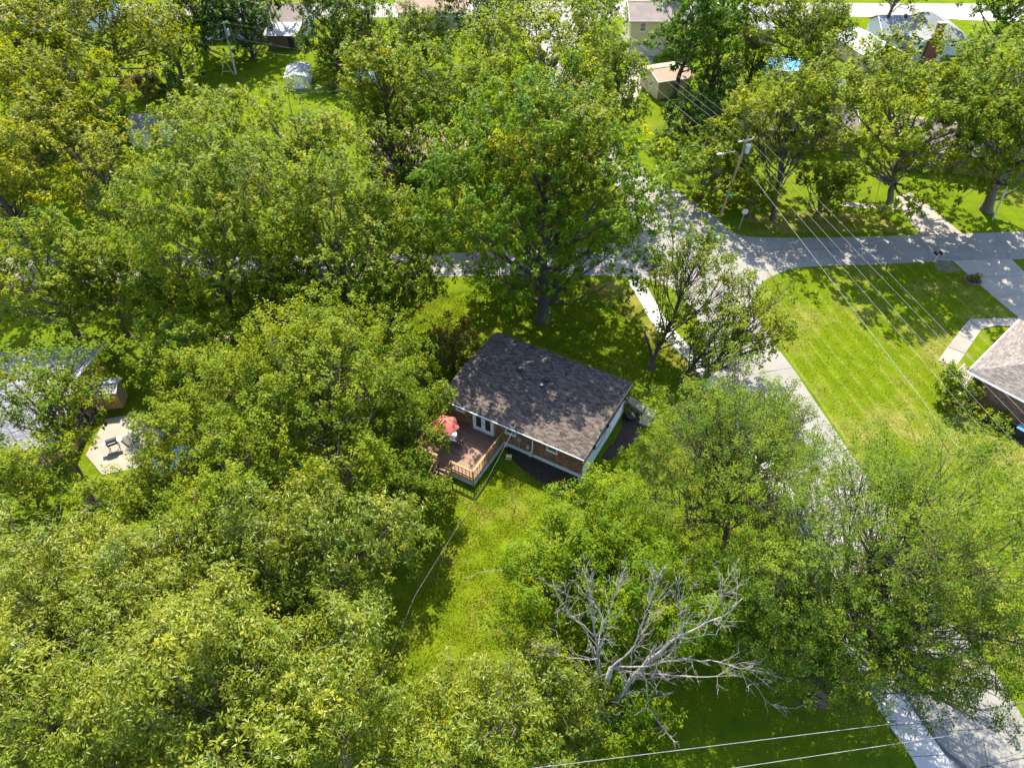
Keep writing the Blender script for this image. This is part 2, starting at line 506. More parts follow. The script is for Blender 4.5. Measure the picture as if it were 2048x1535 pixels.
def slab_run(parent_name, label, cat, left, right, z0, z1, mat, every=2.6, gap=0.018, group=None, kind=None):
    """a run of concrete slabs between two edges, every slab a piece with an open joint"""
    L_ = spline(left, 10); R_ = spline(right, 10)
    n = min(len(L_), len(R_))
    def resample(line, k):
        d = [0]
        for a, b in zip(line[:-1], line[1:]):
            d.append(d[-1] + math.hypot(b[0] - a[0], b[1] - a[1]))
        out = []
        for i in range(k + 1):
            t = d[-1] * i / k
            j = max(0, min(len(line) - 2, int(np.searchsorted(d, t)) - 1))
            f = (t - d[j]) / max(1e-6, d[j + 1] - d[j])
            out.append(Vector((line[j][0] + (line[j + 1][0] - line[j][0]) * f, line[j][1] + (line[j + 1][1] - line[j][1]) * f)))
        return out
    length = sum(math.hypot(b[0] - a[0], b[1] - a[1]) for a, b in zip(L_[:-1], L_[1:]))
    k = max(1, round(length / every))
    A, Bq = resample(L_, k), resample(R_, k)
    root = thing(parent_name, label, cat, (A[0].x, A[0].y, 0), group=group)
    if kind:
        root['kind'] = kind
    for i in range(k):
        da = (A[i + 1] - A[i]).normalized() * gap
        db = (Bq[i + 1] - Bq[i]).normalized() * gap
        q = [A[i] + da, Bq[i] + db, Bq[i + 1] - db, A[i + 1] - da]
        q = [(p.x - A[0].x, p.y - A[0].y) for p in q]
        dz = random.uniform(-0.008, 0.008)
        m = MB(); m.prism(q, z0, z1 + dz, tint=random.random())
        m.build('slab', mat, root, tinted=True)
    return root


# pavement strip along the house lot, right driveway, walk, driveway north, yellow house driveway
walk_l = px_poly([(1255, 562), (1285, 612), (1300, 640), (1340, 690), (1385, 730), (1415, 780)])
walk_r = px_poly([(1284, 556), (1312, 606), (1332, 640), (1368, 682), (1408, 722), (1440, 775)])
r_ = slab_run('pavement', 'narrow pale concrete walk curving along the street verge', 'path', walk_l, walk_r, -0.05, 0.055, M['pale_concrete'], 2.2, kind='structure')
walk2_l = px_poly([(1440, 820), (1520, 950), (1610, 1120), (1690, 1300), (1760, 1420)]) + [tuple(P(1800, 1490)[:2]), tuple(P(1850, 1600)[:2]), (13.5, 4.0)]
walk2_r = px_poly([(1480, 815), (1562, 945), (1656, 1110), (1740, 1290), (1822, 1410)]) + [tuple(P(1868, 1488)[:2]), tuple(P(1935, 1600)[:2]), (16.0, 4.0)]
slab_run('pavement', 'pale concrete walk beside the street under the fine leaved trees', 'path', walk2_l, walk2_r, -0.05, 0.06, M['pale_concrete'], 1.9, kind='structure')
gut = MB()
gl = spline(walk2_r, 10)
gr = [(x + 0.34, y + 0.1) for x, y in gl]
gut.sheet(wob(gl + gr[::-1], 0.03, 1.0), 0.018)
struct(gut.build('gutter_seam', M['crack']))
drv_l = px_poly([(1905, 522), (1965, 575), (2042, 640)]) + [tuple(P(2180, 760)[:2])]
drv_r = px_poly([(2022, 518), (2075, 570), (2140, 630)]) + [tuple(P(2290, 750)[:2])]
slab_run('driveway', 'pale concrete driveway of the brick house on the right', 'driveway', drv_l, drv_r, -0.05, 0.05, M['concrete'], 3.2, kind='structure')
dn_l = px_poly([(1842, 470), (1815, 440), (1800, 412), (1790, 395)])
dn_r = px_poly([(1925, 468), (1880, 430), (1845, 405), (1820, 385)])
slab_run('driveway', 'shaded concrete driveway across the street between two trees', 'driveway', dn_l, dn_r, -0.05, 0.045, M['concrete'], 4.0, kind='structure')
fw_l = px_poly([(1680, 412), (1760, 420), (1800, 420)]); fw_r = px_poly([(1682, 404), (1762, 410), (1800, 410)])
slab_run('footpath', 'narrow concrete walk behind the verge tree', 'path', fw_l, fw_r, -0.05, 0.05, M['concrete'], 2.0, kind='structure')
yd_l = px_poly([(1262, 115), (1258, 130), (1246, 160), (1215, 210)]); yd_r = px_poly([(1310, 112), (1305, 126), (1290, 160), (1265, 215)])
slab_run('driveway', 'concrete driveway below the pale yellow house', 'driveway', yd_l, yd_r, -0.05, 0.045, M['concrete'], 6.0, kind='structure')
fd_l = px_poly([(1868, 36), (1900, 40), (1960, 41), (2048, 45)]); fd_r = px_poly([(1866, 24), (1900, 25), (1960, 28), (2048, 30)])
slab_run('driveway', 'pale driveway behind the grey roofed house with the chimney', 'driveway', fd_l, fd_r, -0.05, 0.045, M['pale_concrete'], 6.0, kind='structure')

# L-shaped walk of the right neighbour, each slab a step
wk = thing('front_walk', 'L shaped concrete walk leading to the brick house porch', 'path', P(1885, 730))
wk['kind'] = 'structure'
o = P(1885, 730)
for k, pts in enumerate(([(1876, 722), (1912, 733), (1930, 708), (1895, 694)], [(1895, 693), (1930, 707), (1946, 684), (1915, 668)], [(1915, 667), (1946, 683), (1962, 660), (1938, 640)],
                         [(1938, 639), (1962, 659), (1990, 652), (1982, 638)], [(1982, 637), (1990, 652), (2016, 653), (2012, 638)], [(2012, 638), (2016, 653), (2060, 656), (2060, 638)])):
    m = MB(); m.prism([(p.x - o.x, p.y - o.y) for p in (P(*q) for q in pts)], -0.05, 0.05 + 0.03 * max(0, k - 2), tint=random.random())
    m.build('slab', M['concrete'], wk, tinted=True)

# cracks sealed on the street
for pts in ([(1430, 400), (1450, 430), (1480, 470), (1510, 500), (1545, 560)], [(1500, 1010), (1640, 1180)], [(1930, 1425), (2048, 1405)], [(1900, 1462), (2048, 1452)], [(1960, 1535), (2048, 1515)], [(1075, 10), (1095, 40)], [(1340, 505), (1480, 500), (1700, 498)], [(1650, 476), (1672, 530)], [(1990, 466), (2020, 518)], [(1835, 470), (1870, 524)], [(1335, 640), (1420, 655), (1520, 640)], [(1440, 760), (1585, 735)], [(1360, 430), (1420, 425)], [(1560, 476), (1575, 542)], [(640, 512), (600, 560)], [(330, 513), (300, 566)], [(1470, 820), (1640, 812)], [(1570, 960), (1725, 945)], [(1780, 1335), (1985, 1338)], [(1930, 1390), (1960, 1440), (1975, 1535)]):
    q = [P(x, y) for x, y in pts]
    a = [(p.x, p.y) for p in q]; b = [(p.x + 0.05, p.y + 0.06) for p in q]
    m = MB(); m.sheet(wob(a + b[::-1], 0.02, 0.5), 0.020)
    struct(m.build('road_crack', M['crack']))

# ------------------------------------------------------------------ building helpers


def brick_wall(parent, x0, x1, z0, z1, place, holes=(), mat='brick', name='bricks', top=None):
    """real bricks laid in running bond, joined; place(x, z, out) -> local point; out is distance proud of the wall"""
    bl, bh, j = 0.215, 0.062, 0.014
    mb = MB()
    rows = int((z1 - z0) / (bh + j))
    for r in range(rows):
        z = z0 + r * (bh + j)
        x = x0 - (0.115 if r % 2 else 0)
        while x < x1:
            a, b = max(x, x0), min(x + bl, x1)
            cx = (a + b) / 2
            ok = b - a > 0.03 and not any(hx0 - 0.02 < b and a < hx1 + 0.02 and hz0 - 0.02 < z + bh and z < hz1 + 0.02 for hx0, hx1, hz0, hz1 in holes)
            if ok and (top is None or z + bh < top(cx)):
                out = 0.012 + random.uniform(-0.003, 0.003)
                t = random.random()
                p = [place(a, z, 0), place(b, z, 0), place(b, z + bh, 0), place(a, z + bh, 0), place(a, z, out), place(b, z, out), place(b, z + bh, out), place(a, z + bh, out)]
                i = len(mb.v); mb.v += p
                for q in ((4, 5, 6, 7), (7, 6, 2, 3), (0, 1, 5, 4), (0, 4, 7, 3), (1, 2, 6, 5)):
                    mb.face([i + k for k in q], t)
            x += bl + j
    o = mb.build(name, M[mat], parent, tinted=True)
    o['kind'] = 'stuff'
    return o


def shingles(parent, p00, p10, p01, p11, mat, tab=0.31, course=0.145, name='shingles', thick=0.016):
    """overlapping shingle tabs on the roof plane: p00-p10 eave, p01-p11 ridge (local coordinates)"""
    p00, p10, p01, p11 = (Vector(p) for p in (p00, p10, p01, p11))
    n = (p10 - p00).cross(p01 - p00).normalized()
    if n.z < 0:
        n = -n
    rows = int((p01 - p00).length / course)
    mb = MB()
    for r in range(rows + 1):
        t0 = r / (rows + 1); t1 = min(1.0, (r + 1.25) / (rows + 1))
        a0, b0 = p00.lerp(p01, t0), p10.lerp(p11, t0)
        a1, b1 = p00.lerp(p01, t1), p10.lerp(p11, t1)
        L_ = (b0 - a0).length
        k = max(1, int(L_ / tab))
        s = -0.5 if r % 2 else 0.0
        s += random.uniform(-0.2, 0.2)
        j = s
        while j < k:
            w_ = random.choice((0.6, 1.0, 1.0, 1.4))
            f0, f1 = max(0, j / k), min(1, (j + w_ - 0.04) / k)
            j += w_
            if f1 <= f0:
                continue
            lift = thick * random.uniform(0.7, 1.5)
            lo = random.uniform(-0.02, 0.02)
            A = a0.lerp(b0, f0) + (p00 - p01).normalized() * lo; Bv = a0.lerp(b0, f1) + (p00 - p01).normalized() * lo
            C_ = a1.lerp(b1, f1) + n * 0.003; D_ = a1.lerp(b1, f0) + n * 0.003
            t = random.random()
            i = len(mb.v)
            mb.v += [tuple(A), tuple(Bv), tuple(Bv + n * lift), tuple(A + n * lift), tuple(C_), tuple(D_)]
            mb.face((i, i + 1, i + 2, i + 3), t)
            mb.face((i + 3, i + 2, i + 4, i + 5), t)
    o = mb.build(name, M[mat], parent, tinted=True)
    o['kind'] = 'stuff'
    return o


def add_window(parent, c, wdt, hgt, out, mat_frame='white', mat_pane='glass', mullion=True, name='window', sash=0.07):
    """window on a vertical wall: c centre (local), out = unit outward normal; frame with a recessed pane"""
    c, out = Vector(c), Vector(out).normalized()
    rx = Vector((0, 0, 1)).cross(out).normalized()
    f = MB()
    for s in (-1, 1):
        f.bar(c + rx * s * (wdt / 2 - sash / 2) + Vector((0, 0, -hgt / 2)) + out * 0.035, c + rx * s * (wdt / 2 - sash / 2) + Vector((0, 0, hgt / 2)) + out * 0.035, sash, 0.07, up=out)
        f.bar(c - rx * (wdt / 2 - sash) + Vector((0, 0, s * (hgt / 2 - sash / 2))) + out * 0.035, c + rx * (wdt / 2 - sash) + Vector((0, 0, s * (hgt / 2 - sash / 2))) + out * 0.035, 0.07, sash, up=(0, 0, 1))
    if mullion:
        f.bar(c - rx * (wdt / 2 - sash) + out * 0.03, c + rx * (wdt / 2 - sash) + out * 0.03, 0.05, 0.045)
    f.bar(c - rx * (wdt / 2 + 0.05) + Vector((0, 0, -hgt / 2 - 0.03)) + out * 0.05, c + rx * (wdt / 2 + 0.05) + Vector((0, 0, -hgt / 2 - 0.03)) + out * 0.05, 0.12, 0.05)
    fo = f.build(name, M[mat_frame], parent)
    p = MB()
    a = c - rx * (wdt / 2 - sash) + out * 0.016; b = c + rx * (wdt / 2 - sash) + out * 0.016
    dz = Vector((0, 0, hgt / 2 - sash))
    p.quad(a - dz, b - dz, b + dz, a + dz)
    p.build('pane', M[mat_pane], fo)
    return fo


# ------------------------------------------------------------------ the main house
HZ = 3.0                                     # eave height
cA, cB, cC, cD = P(993, 664, HZ), P(1271, 767, HZ), P(1163, 917, HZ), P(877, 794, HZ)
hc = (cA + cB + cC + cD) / 4
ux = ((cB - cA) + (cC - cD)).normalized()
HR = math.atan2(ux.y, ux.x)
RL = ((cB - cA).length + (cC - cD).length) / 4     # half roof length
RW = ((cD - cA).length + (cC - cB).length) / 4     # half roof depth
OH = 0.38
WL, WW = RL - 0.22, RW - OH
house = thing('brick_house', 'low brick house with dark shingle roof and rear deck in the middle', 'house', (hc.x, hc.y, 0), HR)
hinv = (Matrix.Translation((hc.x, hc.y, 0)) @ Matrix.Rotation(HR, 4, 'Z')).inverted()
fn = Matrix.Rotation(HR, 3, 'Z') @ Vector((0, -1, 0))
fp = Vector((hc.x, hc.y, 0)) + fn * WW


def house_px(px, py):
    return hinv @ on_plane(px, py, fp, fn)


RIDGE = 0.34
FZ = 0.55       # top of the foundation
# mortar shell / walls
m = MB()
m.quad((-WL, -WW, FZ), (WL, -WW, FZ), (WL, -WW, HZ - 0.02), (-WL, -WW, HZ - 0.02))
m.quad((WL, WW, 0), (-WL, WW, 0), (-WL, WW, HZ - 0.02), (WL, WW, HZ - 0.02))
m.poly([(-WL, WW, 0), (-WL, -WW, 0), (-WL, -WW, HZ), (-WL, 0, HZ + RIDGE - 0.05), (-WL, WW, HZ)])
m.poly([(WL, -WW, 1.5), (WL, WW, 1.5), (WL, WW, HZ), (WL, 0, HZ + RIDGE - 0.05), (WL, -WW, HZ)])
m.build('wall', M['mortar'], house)
m = MB()
m.box((0, -WW - 0.0, FZ / 2 - 0.1), (2 * WL, 0.10, FZ + 0.2))
m.build('foundation', M['bluegrey'], house)
# lower gable wall: painted board panels with seams
n_p = 6
for k in range(n_p):
    y0 = -WW + 2 * WW * k / n_p
    m = MB(); m.box((WL + 0.012 + 0.008 * (k % 2), y0 + WW / n_p, 0.75), (0.06, 2 * WW / n_p - 0.03, 1.5))
    m.build('panel', M['bluegrey'], house)
m = MB(); m.box((WL + 0.03, 0, 1.53), (0.10, 2 * WW, 0.09)); m.build('band_board', M['white'], house)

w1 = house_px(921, 822); d0 = house_px(947, 838); d1 = house_px(988, 856); w2 = house_px(1022, 868); w3 = house_px(1104, 905)
door_x0, door_x1 = d0.x, d1.x
DZ = 0.78                                    # deck surface
holes = [(w1.x - 0.38, w1.x + 0.38, HZ - 0.95, HZ), (door_x0, door_x1, DZ, DZ + 2.05), (w2.x - 0.45, w2.x + 0.45, HZ - 1.15, HZ - 0.1), (w3.x - 0.45, w3.x + 0.45, HZ - 1.15, HZ - 0.1)]
brick_wall(house, -WL, WL, FZ, HZ - 0.05, lambda x, z, o_: (x, -WW - o_, z), holes)
brick_wall(house, -WW, WW, 1.58, HZ - 0.02, lambda y, z, o_: (WL + o_, y, z))
add_window(house, (w1.x, -WW, HZ - 0.55), 0.76, 0.75, (0, -1, 0), mullion=False)
add_window(house, (w2.x, -WW, HZ - 0.65), 0.9, 1.0, (0, -1, 0), mat_pane='glass_green')
add_window(house, (w3.x, -WW, HZ - 0.65), 0.9, 1.0, (0, -1, 0), mat_pane='glass_green')
# french doors
dw = (door_x1 - door_x0)
fr = MB()
for x in (door_x0 + 0.05, door_x1 - 0.05):
    fr.box((x, -WW - 0.04, DZ + 1.03), (0.10, 0.12, 2.06))
fr.box(((door_x0 + door_x1) / 2, -WW - 0.04, DZ + 2.09), (dw, 0.12, 0.08))
fro = fr.build('door_frame', M['white'], house)
for k in (0, 1):
    x0 = door_x0 + 0.10 + k * (dw - 0.2) / 2; x1 = x0 + (dw - 0.2) / 2 - 0.012
    d = MB()
    for x in (x0 + 0.09, x1 - 0.09):
        d.box((x, -WW - 0.04, DZ + 1.02), (0.18, 0.06, 2.0))
    d.box(((x0 + x1) / 2, -WW - 0.04, DZ + 0.14), (x1 - x0 - 0.36, 0.06, 0.24))
    d.box(((x0 + x1) / 2, -WW - 0.04, DZ + 1.95), (x1 - x0 - 0.36, 0.06, 0.14))
    do = d.build('door', M['white'], house)
    q = MB(); q.box(((x0 + x1) / 2, -WW - 0.035, DZ + 1.07), (x1 - x0 - 0.36, 0.02, 1.62)); q.build('pane', M['glass'], do)
    hx = x1 - 0.07 if k == 0 else x0 + 0.07
    q = MB(); q.bar((hx, -WW - 0.11, DZ + 1.0), (hx - 0.1 if k == 0 else hx + 0.1, -WW - 0.11, DZ + 1.0), 0.025, 0.03); q.box((hx, -WW - 0.085, DZ + 1.0), (0.04, 0.04, 0.09)); q.build('handle', M['grey_metal'], do)
st = MB(); st.box(((door_x0 + door_x1) / 2, -WW - 0.09, DZ + 0.012), (dw, 0.2, 0.03)); st.build('threshold', M['galv'], house)
# roof: deck, shingles, fascia, ridge cap, vents
rf = MB()
T = 0.10
for sgn in (-1, 1):
    a = [(-RL, sgn * RW, HZ), (RL, sgn * RW, HZ), (RL, 0, HZ + RIDGE), (-RL, 0, HZ + RIDGE)]
    b = [(x, y, z - T) for x, y, z in a]
    if sgn > 0:
        a, b = a[::-1], b[::-1]
    rf.poly(a); rf.poly(b[::-1])
rfo = rf.build('roof', M['shingle_dark'], house, tinted=True)
for sgn in (-1, 1):
    shingles(rfo, (-RL - 0.02, sgn * (RW + 0.02), HZ + 0.004), (RL + 0.02, sgn * (RW + 0.02), HZ + 0.004), (-RL - 0.02, 0, HZ + RIDGE + 0.004), (RL + 0.02, 0, HZ + RIDGE + 0.004), 'shingle_dark')
cap = MB()
x = -RL
while x < RL - 0.1:
    for sgn in (-1, 1):
        cap.quad((x, 0, HZ + RIDGE + 0.035), (x + 0.27, 0, HZ + RIDGE + 0.03), (x + 0.27, sgn * 0.16, HZ + RIDGE + 0.018), (x, sgn * 0.16, HZ + RIDGE + 0.024), random.random())
    x += 0.26
cap.build('ridge_cap', M['shingle_dark'], rfo, tinted=True)
fa = MB()
for sgn in (-1, 1):
    fa.box((0, sgn * (RW - 0.005), HZ - 0.085), (2 * RL + 0.02, 0.035, 0.15))
    for e in (-1, 1):
        fa.bar((e * (RL + 0.005), sgn * RW, HZ - 0.085), (e * (RL + 0.005), 0, HZ + RIDGE - 0.085), 0.035, 0.19)
fa.build('fascia', M['gutter'], house)
gt = MB(); gt.box((0, -RW - 0.06, HZ - 0.06), (2 * RL, 0.10, 0.09)); gt.build('gutter', M['gutter'], house)
sf = MB()
for sgn in (-1, 1):
    sf.box((0, sgn * (WW + OH / 2 - 0.03), HZ - 0.17), (2 * RL - 0.1, OH - 0.08, 0.02))
sf.build('soffit', M['white'], house)


def roof_z(y):
    return HZ + RIDGE * (1 - abs(y) / RW)


def roof_px(px, py):
    q = hinv @ P(px, py, HZ + RIDGE * 0.7)
    return q.x, q.y


vx, vy = roof_px(1040, 743)
v = MB(); v.disc_prism((vx, vy), 0.17, roof_z(vy), roof_z(vy) + 0.32, 14); v.disc_prism((vx, vy), 0.25, roof_z(vy) + 0.30, roof_z(vy) + 0.42, 16, 0.17)
vo = v.build('turbine_vent', M['black'], house)
q = MB(); q.disc_prism((vx, vy), 0.11, roof_z(vy) + 0.42, roof_z(vy) + 0.46, 12); q.build('vent_cap', M['galv'], vo)
vx, vy = roof_px(1093, 762)
v = MB(); v.box((vx, vy, roof_z(vy) + 0.11), (0.42, 0.38, 0.22)); v.box((vx, vy, roof_z(vy) + 0.24), (0.50, 0.46, 0.05)); v.build('box_vent', M['black'], house)
vx, vy = roof_px(1083, 775)
v = MB(); v.disc_prism((vx, vy), 0.12, roof_z(vy), roof_z(vy) + 0.3, 12)
vo = v.build('pipe_vent', M['black'], house)
q = MB(); q.disc_prism((vx, vy), 0.14, roof_z(vy) + 0.30, roof_z(vy) + 0.34, 12, 0.07); q.build('vent_cap', M['galv'], vo)
vx, vy = roof_px(1132, 749)
v = MB(); v.disc_prism((vx, vy), 0.055, roof_z(vy), roof_z(vy) + 0.42, 10); v.build('plumbing_stack', M['black'], house)
# wall fixtures
pp = house_px(1066, 895)
v = MB(); v.tube([(pp.x, -WW - 0.1, HZ - 0.22), (pp.x, -WW - 0.1, 1.15), (pp.x - 0.05, -WW - 0.12, 0.9), (pp.x - 0.1, -WW - 0.16, 0.62)], 0.055, 10); v.build('vent_pipe', M['white'], house)
v = MB(); v.disc_prism((pp.x - 0.1, -WW - 0.2), 0.14, 0.5, 0.85, 14); v.box((pp.x - 0.1, -WW - 0.1, 0.68), (0.2, 0.2, 0.12)); v.build('radon_fan', M['offwhite'], house)
mp_ = house_px(1040, 880)
v = MB(); v.box((mp_.x, -WW - 0.09, 1.75), (0.28, 0.14, 0.42)); v.disc_prism((mp_.x, -WW - 0.20), 0.02, 1.7, 1.72, 6); v.build('meter_box', M['grey_metal'], house)
v = MB(); v.tube([(mp_.x, -WW - 0.07, 1.5), (mp_.x, -WW - 0.07, 0.2)], 0.03, 8); v.build('conduit', M['grey_metal'], house)
v = MB(); v.tube([(mp_.x - 0.1, -RW - 0.06, HZ - 0.4), (mp_.x - 0.1, -RW - 0.06, HZ + 0.75), (mp_.x - 0.1, -RW - 0.16, HZ + 0.82)], 0.035, 8); v.build('service_mast', M['black'], house)
v = MB(); v.box((mp_.x + 0.75, -WW - 0.06, 1.2), (0.22, 0.1, 0.28)); v.build('utility_box', M['offwhite'], house)
v = MB(); v.box((mp_.x - 1.3, -WW - 0.06, 1.85), (0.2, 0.12, 0.26)); v.build('wall_lamp', M['offwhite'], house)
for yy in (-2.4, 0.2):
    v = MB(); v.box((WL + 0.09, yy, 1.95), (0.14, 0.2, 0.26)); v.build('wall_box', M['black'], house)
v = MB(); v.tube([(WL + 0.10, -2.6, 2.2), (WL + 0.16, -2.2, 1.5), (WL + 0.13, -1.4, 1.3), (WL + 0.12, 0.2, 1.9)], 0.02, 6); v.build('cable', M['black'], house)
q = MB(); q.box((WL + 0.06, 2.1, 0.95), (0.08, 2.5, 1.0)); q.build('window_well_sash', M['white'], house)

# ------------------------------------------------------------------ deck
dk_r = (hinv @ P(1001, 870, DZ + 0.98)).x
dk_f = (hinv @ P(939, 940, DZ + 0.98)).y
dk_l = -WL + 0.3
deck = thing('wooden_deck', 'red brown wooden deck with cedar railing behind the brick house', 'deck', (hc.x, hc.y, 0), HR)
y = -WW - 0.10
ys = []
while y > dk_f + 0.07:
    ys.append(y - 0.07); y -= 0.147
bm0 = None
for k, yy in enumerate(ys):
    b = MB(); b.box((0, 0, 0), (dk_r - dk_l, 0.138, 0.038), tint=random.random())
    o = b.build('deck_board', M['deck_wood'], deck, tinted=True)
    o.location = ((dk_l + dk_r) / 2 + random.uniform(-0.01, 0.01), yy, DZ - 0.019 + random.uniform(-0.002, 0.002))
rim = MB()
rim.box(((dk_l + dk_r) / 2, dk_f - 0.02, DZ - 0.15), (dk_r - dk_l, 0.04, 0.24))
rim.box((dk_r + 0.02, (dk_f - WW) / 2, DZ - 0.15), (0.04, -WW - dk_f, 0.24))
rim.build('rim_joist', M['rail_wood'], deck)
RT = DZ + 0.98


def rail_run(a, b, step=0.36, hor=(0.30, 0.62)):
    a, b = Vector((a[0], a[1], 0)), Vector((b[0], b[1], 0))
    L_ = (b - a).length
    for zz, w_, h_ in ((RT, 0.14, 0.04), (RT - 0.07, 0.04, 0.09)):
        r1 = MB(); r1.bar(a + Vector((0, 0, zz)), b + Vector((0, 0, zz)), w_, h_); r1.build('rail', M['rail_wood'], deck)
    for hz in hor:
        r1 = MB(); r1.bar(a + Vector((0, 0, DZ + hz)), b + Vector((0, 0, DZ + hz)), 0.035, 0.07); r1.build('rail', M['rail_wood'], deck)
    k = max(2, int(L_ / step))
    n = (b - a).normalized().cross(Vector((0, 0, 1))) * 0.04
    for i in range(1, k):
        c = a.lerp(b, i / k) + n
        q = MB(); q.bar(c + Vector((0, 0, DZ + 0.08)), c + Vector((0, 0, RT - 0.03)), 0.04, 0.04); q.build('baluster', M['rail_wood'], deck)


def post(x, y, z0=0.0, z1=None):
    q = MB(); q.box((x, y, (z0 + (z1 or RT) - 0.02) / 2), (0.095, 0.095, (z1 or RT) - 0.02 - z0)); q.build('post', M['rail_wood'], deck)


st_x = dk_r - 2.05
rail_run((dk_r - 0.02, -WW - 0.1), (dk_r - 0.02, dk_f + 0.03), 0.34)
rail_run((dk_r - 0.02, dk_f + 0.03), (st_x, dk_f + 0.03), 0.30, hor=(0.12, 0.74))
rail_run((st_x - 1.25, dk_f + 0.03), (dk_l, dk_f + 0.03), 0.30, hor=(0.12, 0.74))
rail_run((dk_l, dk_f + 0.03), (dk_l, -WW - 0.1), 0.34)
for x, y in ((dk_r - 0.02, -WW - 0.1), (dk_r - 0.02, (-WW + dk_f) / 2), (dk_r - 0.02, dk_f + 0.03), (st_x, dk_f + 0.03), (st_x - 1.25, dk_f + 0.03), (dk_l, dk_f + 0.03)):
    post(x, y)
# stairs from the deck with sloping handrails
for k in range(4):
    q = MB(); q.box((st_x - 0.62, dk_f - 0.18 - 0.27 * k, DZ - 0.18 * (k + 1)), (1.15, 0.28, 0.04)); q.build('stair_tread', M['deck_wood'], deck)
for e in (0, -1.25):
    q = MB(); q.bar((st_x + e, dk_f, RT - 0.03), (st_x + e, dk_f - 1.15, 0.98), 0.09, 0.05); q.build('handrail', M['rail_wood'], deck)
    q = MB(); q.bar((st_x + e, dk_f, DZ - 0.12), (st_x + e, dk_f - 1.15, 0.06), 0.05, 0.2); q.build('stringer', M['rail_wood'], deck)
    post(st_x + e, dk_f - 1.15, 0.0, 1.0)
    for k in range(1, 4):
        yy = dk_f - 1.15 * k / 4
        q = MB(); q.bar((st_x + e, yy, DZ - 0.18 * k), (st_x + e, yy, RT - 0.05 - 0.18 * k), 0.035, 0.035); q.build('baluster', M['rail_wood'], deck)
# lattice skirt: crossing strips
lt = MB()


def lattice(a, b, z0, z1, nrm):
    a, b = Vector(a), Vector(b)
    L_ = (b - a).length; hgt = z1 - z0
    for s in (1, -1):
        t = -hgt
        while t < L_:
            t0, t1 = t, t + hgt
            za, zb = (z0, z1) if s > 0 else (z1, z0)
            f0, f1 = max(0, t0), min(L_, t1)
            if f1 > f0 + 0.02:
                g0, g1 = (f0 - t0) / hgt, (f1 - t0) / hgt
                p = a.lerp(b, f0 / L_) + Vector((0, 0, za + (zb - za) * g0)) + Vector(nrm) * (0.01 * s)
                q_ = a.lerp(b, f1 / L_) + Vector((0, 0, za + (zb - za) * g1)) + Vector(nrm) * (0.01 * s)
                lt.bar(p, q_, 0.012, 0.035, up=(0, 0, 1))
            t += 0.12
lattice((dk_l, dk_f - 0.0, 0), (st_x - 1.3, dk_f - 0.0, 0), 0.03, DZ - 0.27, (0, -1, 0))
lattice((st_x + 0.05, dk_f - 0.0, 0), (dk_r, dk_f - 0.0, 0), 0.03, DZ - 0.27, (0, -1, 0))
lattice((dk_r, dk_f, 0), (dk_r, -WW - 0.1, 0), 0.03, DZ - 0.27, (1, 0, 0))
lo_ = lt.build('lattice', M['offwhite'], deck); lo_['kind'] = 'stuff'
sk = MB()
sk.bar((dk_r + 0.02, dk_f, 0.04), (dk_r + 0.02, -WW - 0.1, 0.04), 0.05, 0.08); sk.bar((dk_l, dk_f - 0.02, 0.04), (dk_r, dk_f - 0.02, 0.04), 0.05, 0.08)
sk.build('skirt_board', M['offwhite'], deck)

# things on the deck
HM = Matrix.Translation((hc.x, hc.y, 0)) @ Matrix.Rotation(HR, 4, 'Z')


def on_deck(px, py, z):
    q = hinv @ P(px, py, z)
    return q.x, q.y


ux_, uy_ = on_deck(890, 846, DZ + 2.2)
ut = thing('patio_umbrella', 'faded red six sided patio umbrella over the deck table', 'umbrella', HM @ Vector((ux_, uy_, DZ)), HR + 0.3)
cn = MB()
Rc, nn = 1.18, 6
for k in range(nn):
    a0, a1 = 2 * math.pi * k / nn, 2 * math.pi * (k + 1) / nn
    p0 = Vector((math.cos(a0) * Rc, math.sin(a0) * Rc, 1.95)); p1 = Vector((math.cos(a1) * Rc, math.sin(a1) * Rc, 1.95))
    i0, i1 = p0 * 0.52, p1 * 0.52
    i0.z = i1.z = 2.27; i0.z += 0.0
    mid = (p0 + p1) / 2; mid = Vector((mid.x * 0.94, mid.y * 0.94, 1.97))
    top = Vector((0, 0, 2.48))
    cn.poly([top, i0, i1], 0.5)
    cn.poly([i0, p0, mid, p1, i1], 0.5)
    cn.quad(p0, p0 - Vector((0, 0, 0.12)), mid - Vector((0, 0, 0.12)), mid); cn.quad(mid, mid - Vector((0, 0, 0.12)), p1 - Vector((0, 0, 0.12)), p1)
co = cn.build('canopy', M['red_cloth'], ut)
for k in range(nn):
    a0 = 2 * math.pi * k / nn
    q = MB(); q.tube([(0, 0, 2.42), (math.cos(a0) * 0.6, math.sin(a0) * 0.6, 2.24), (math.cos(a0) * Rc, math.sin(a0) * Rc, 1.93)], 0.012, 5); q.build('rib', M['grey_metal'], ut)
q = MB(); q.tube([(0, 0, 0.1), (0, 0, 2.5)], 0.025, 8); q.build('pole', M['grey_metal'], ut)
q = MB(); q.tube([(0, 0, 2.48), (0, 0, 2.54), (0, 0, 2.6)], [0.06, 0.05, 0.01], 8); q.build('finial', M['red_cloth'], ut)
q = MB(); q.disc_prism((0, 0), 0.28, 0.0, 0.07, 18); q.disc_prism((0, 0), 0.05, 0.07, 0.3, 10); q.build('base', M['black'], ut)
tx, ty = on_deck(902, 870, DZ + 0.72)
tb = thing('patio_table', 'round white patio table under the red umbrella', 'table', HM @ Vector((tx - 0.1, ty, DZ)), HR)
q = MB(); q.disc_prism((0, 0), 0.58, 0.70, 0.73, 28); q.build('table_top', M['white'], tb)
q = MB()
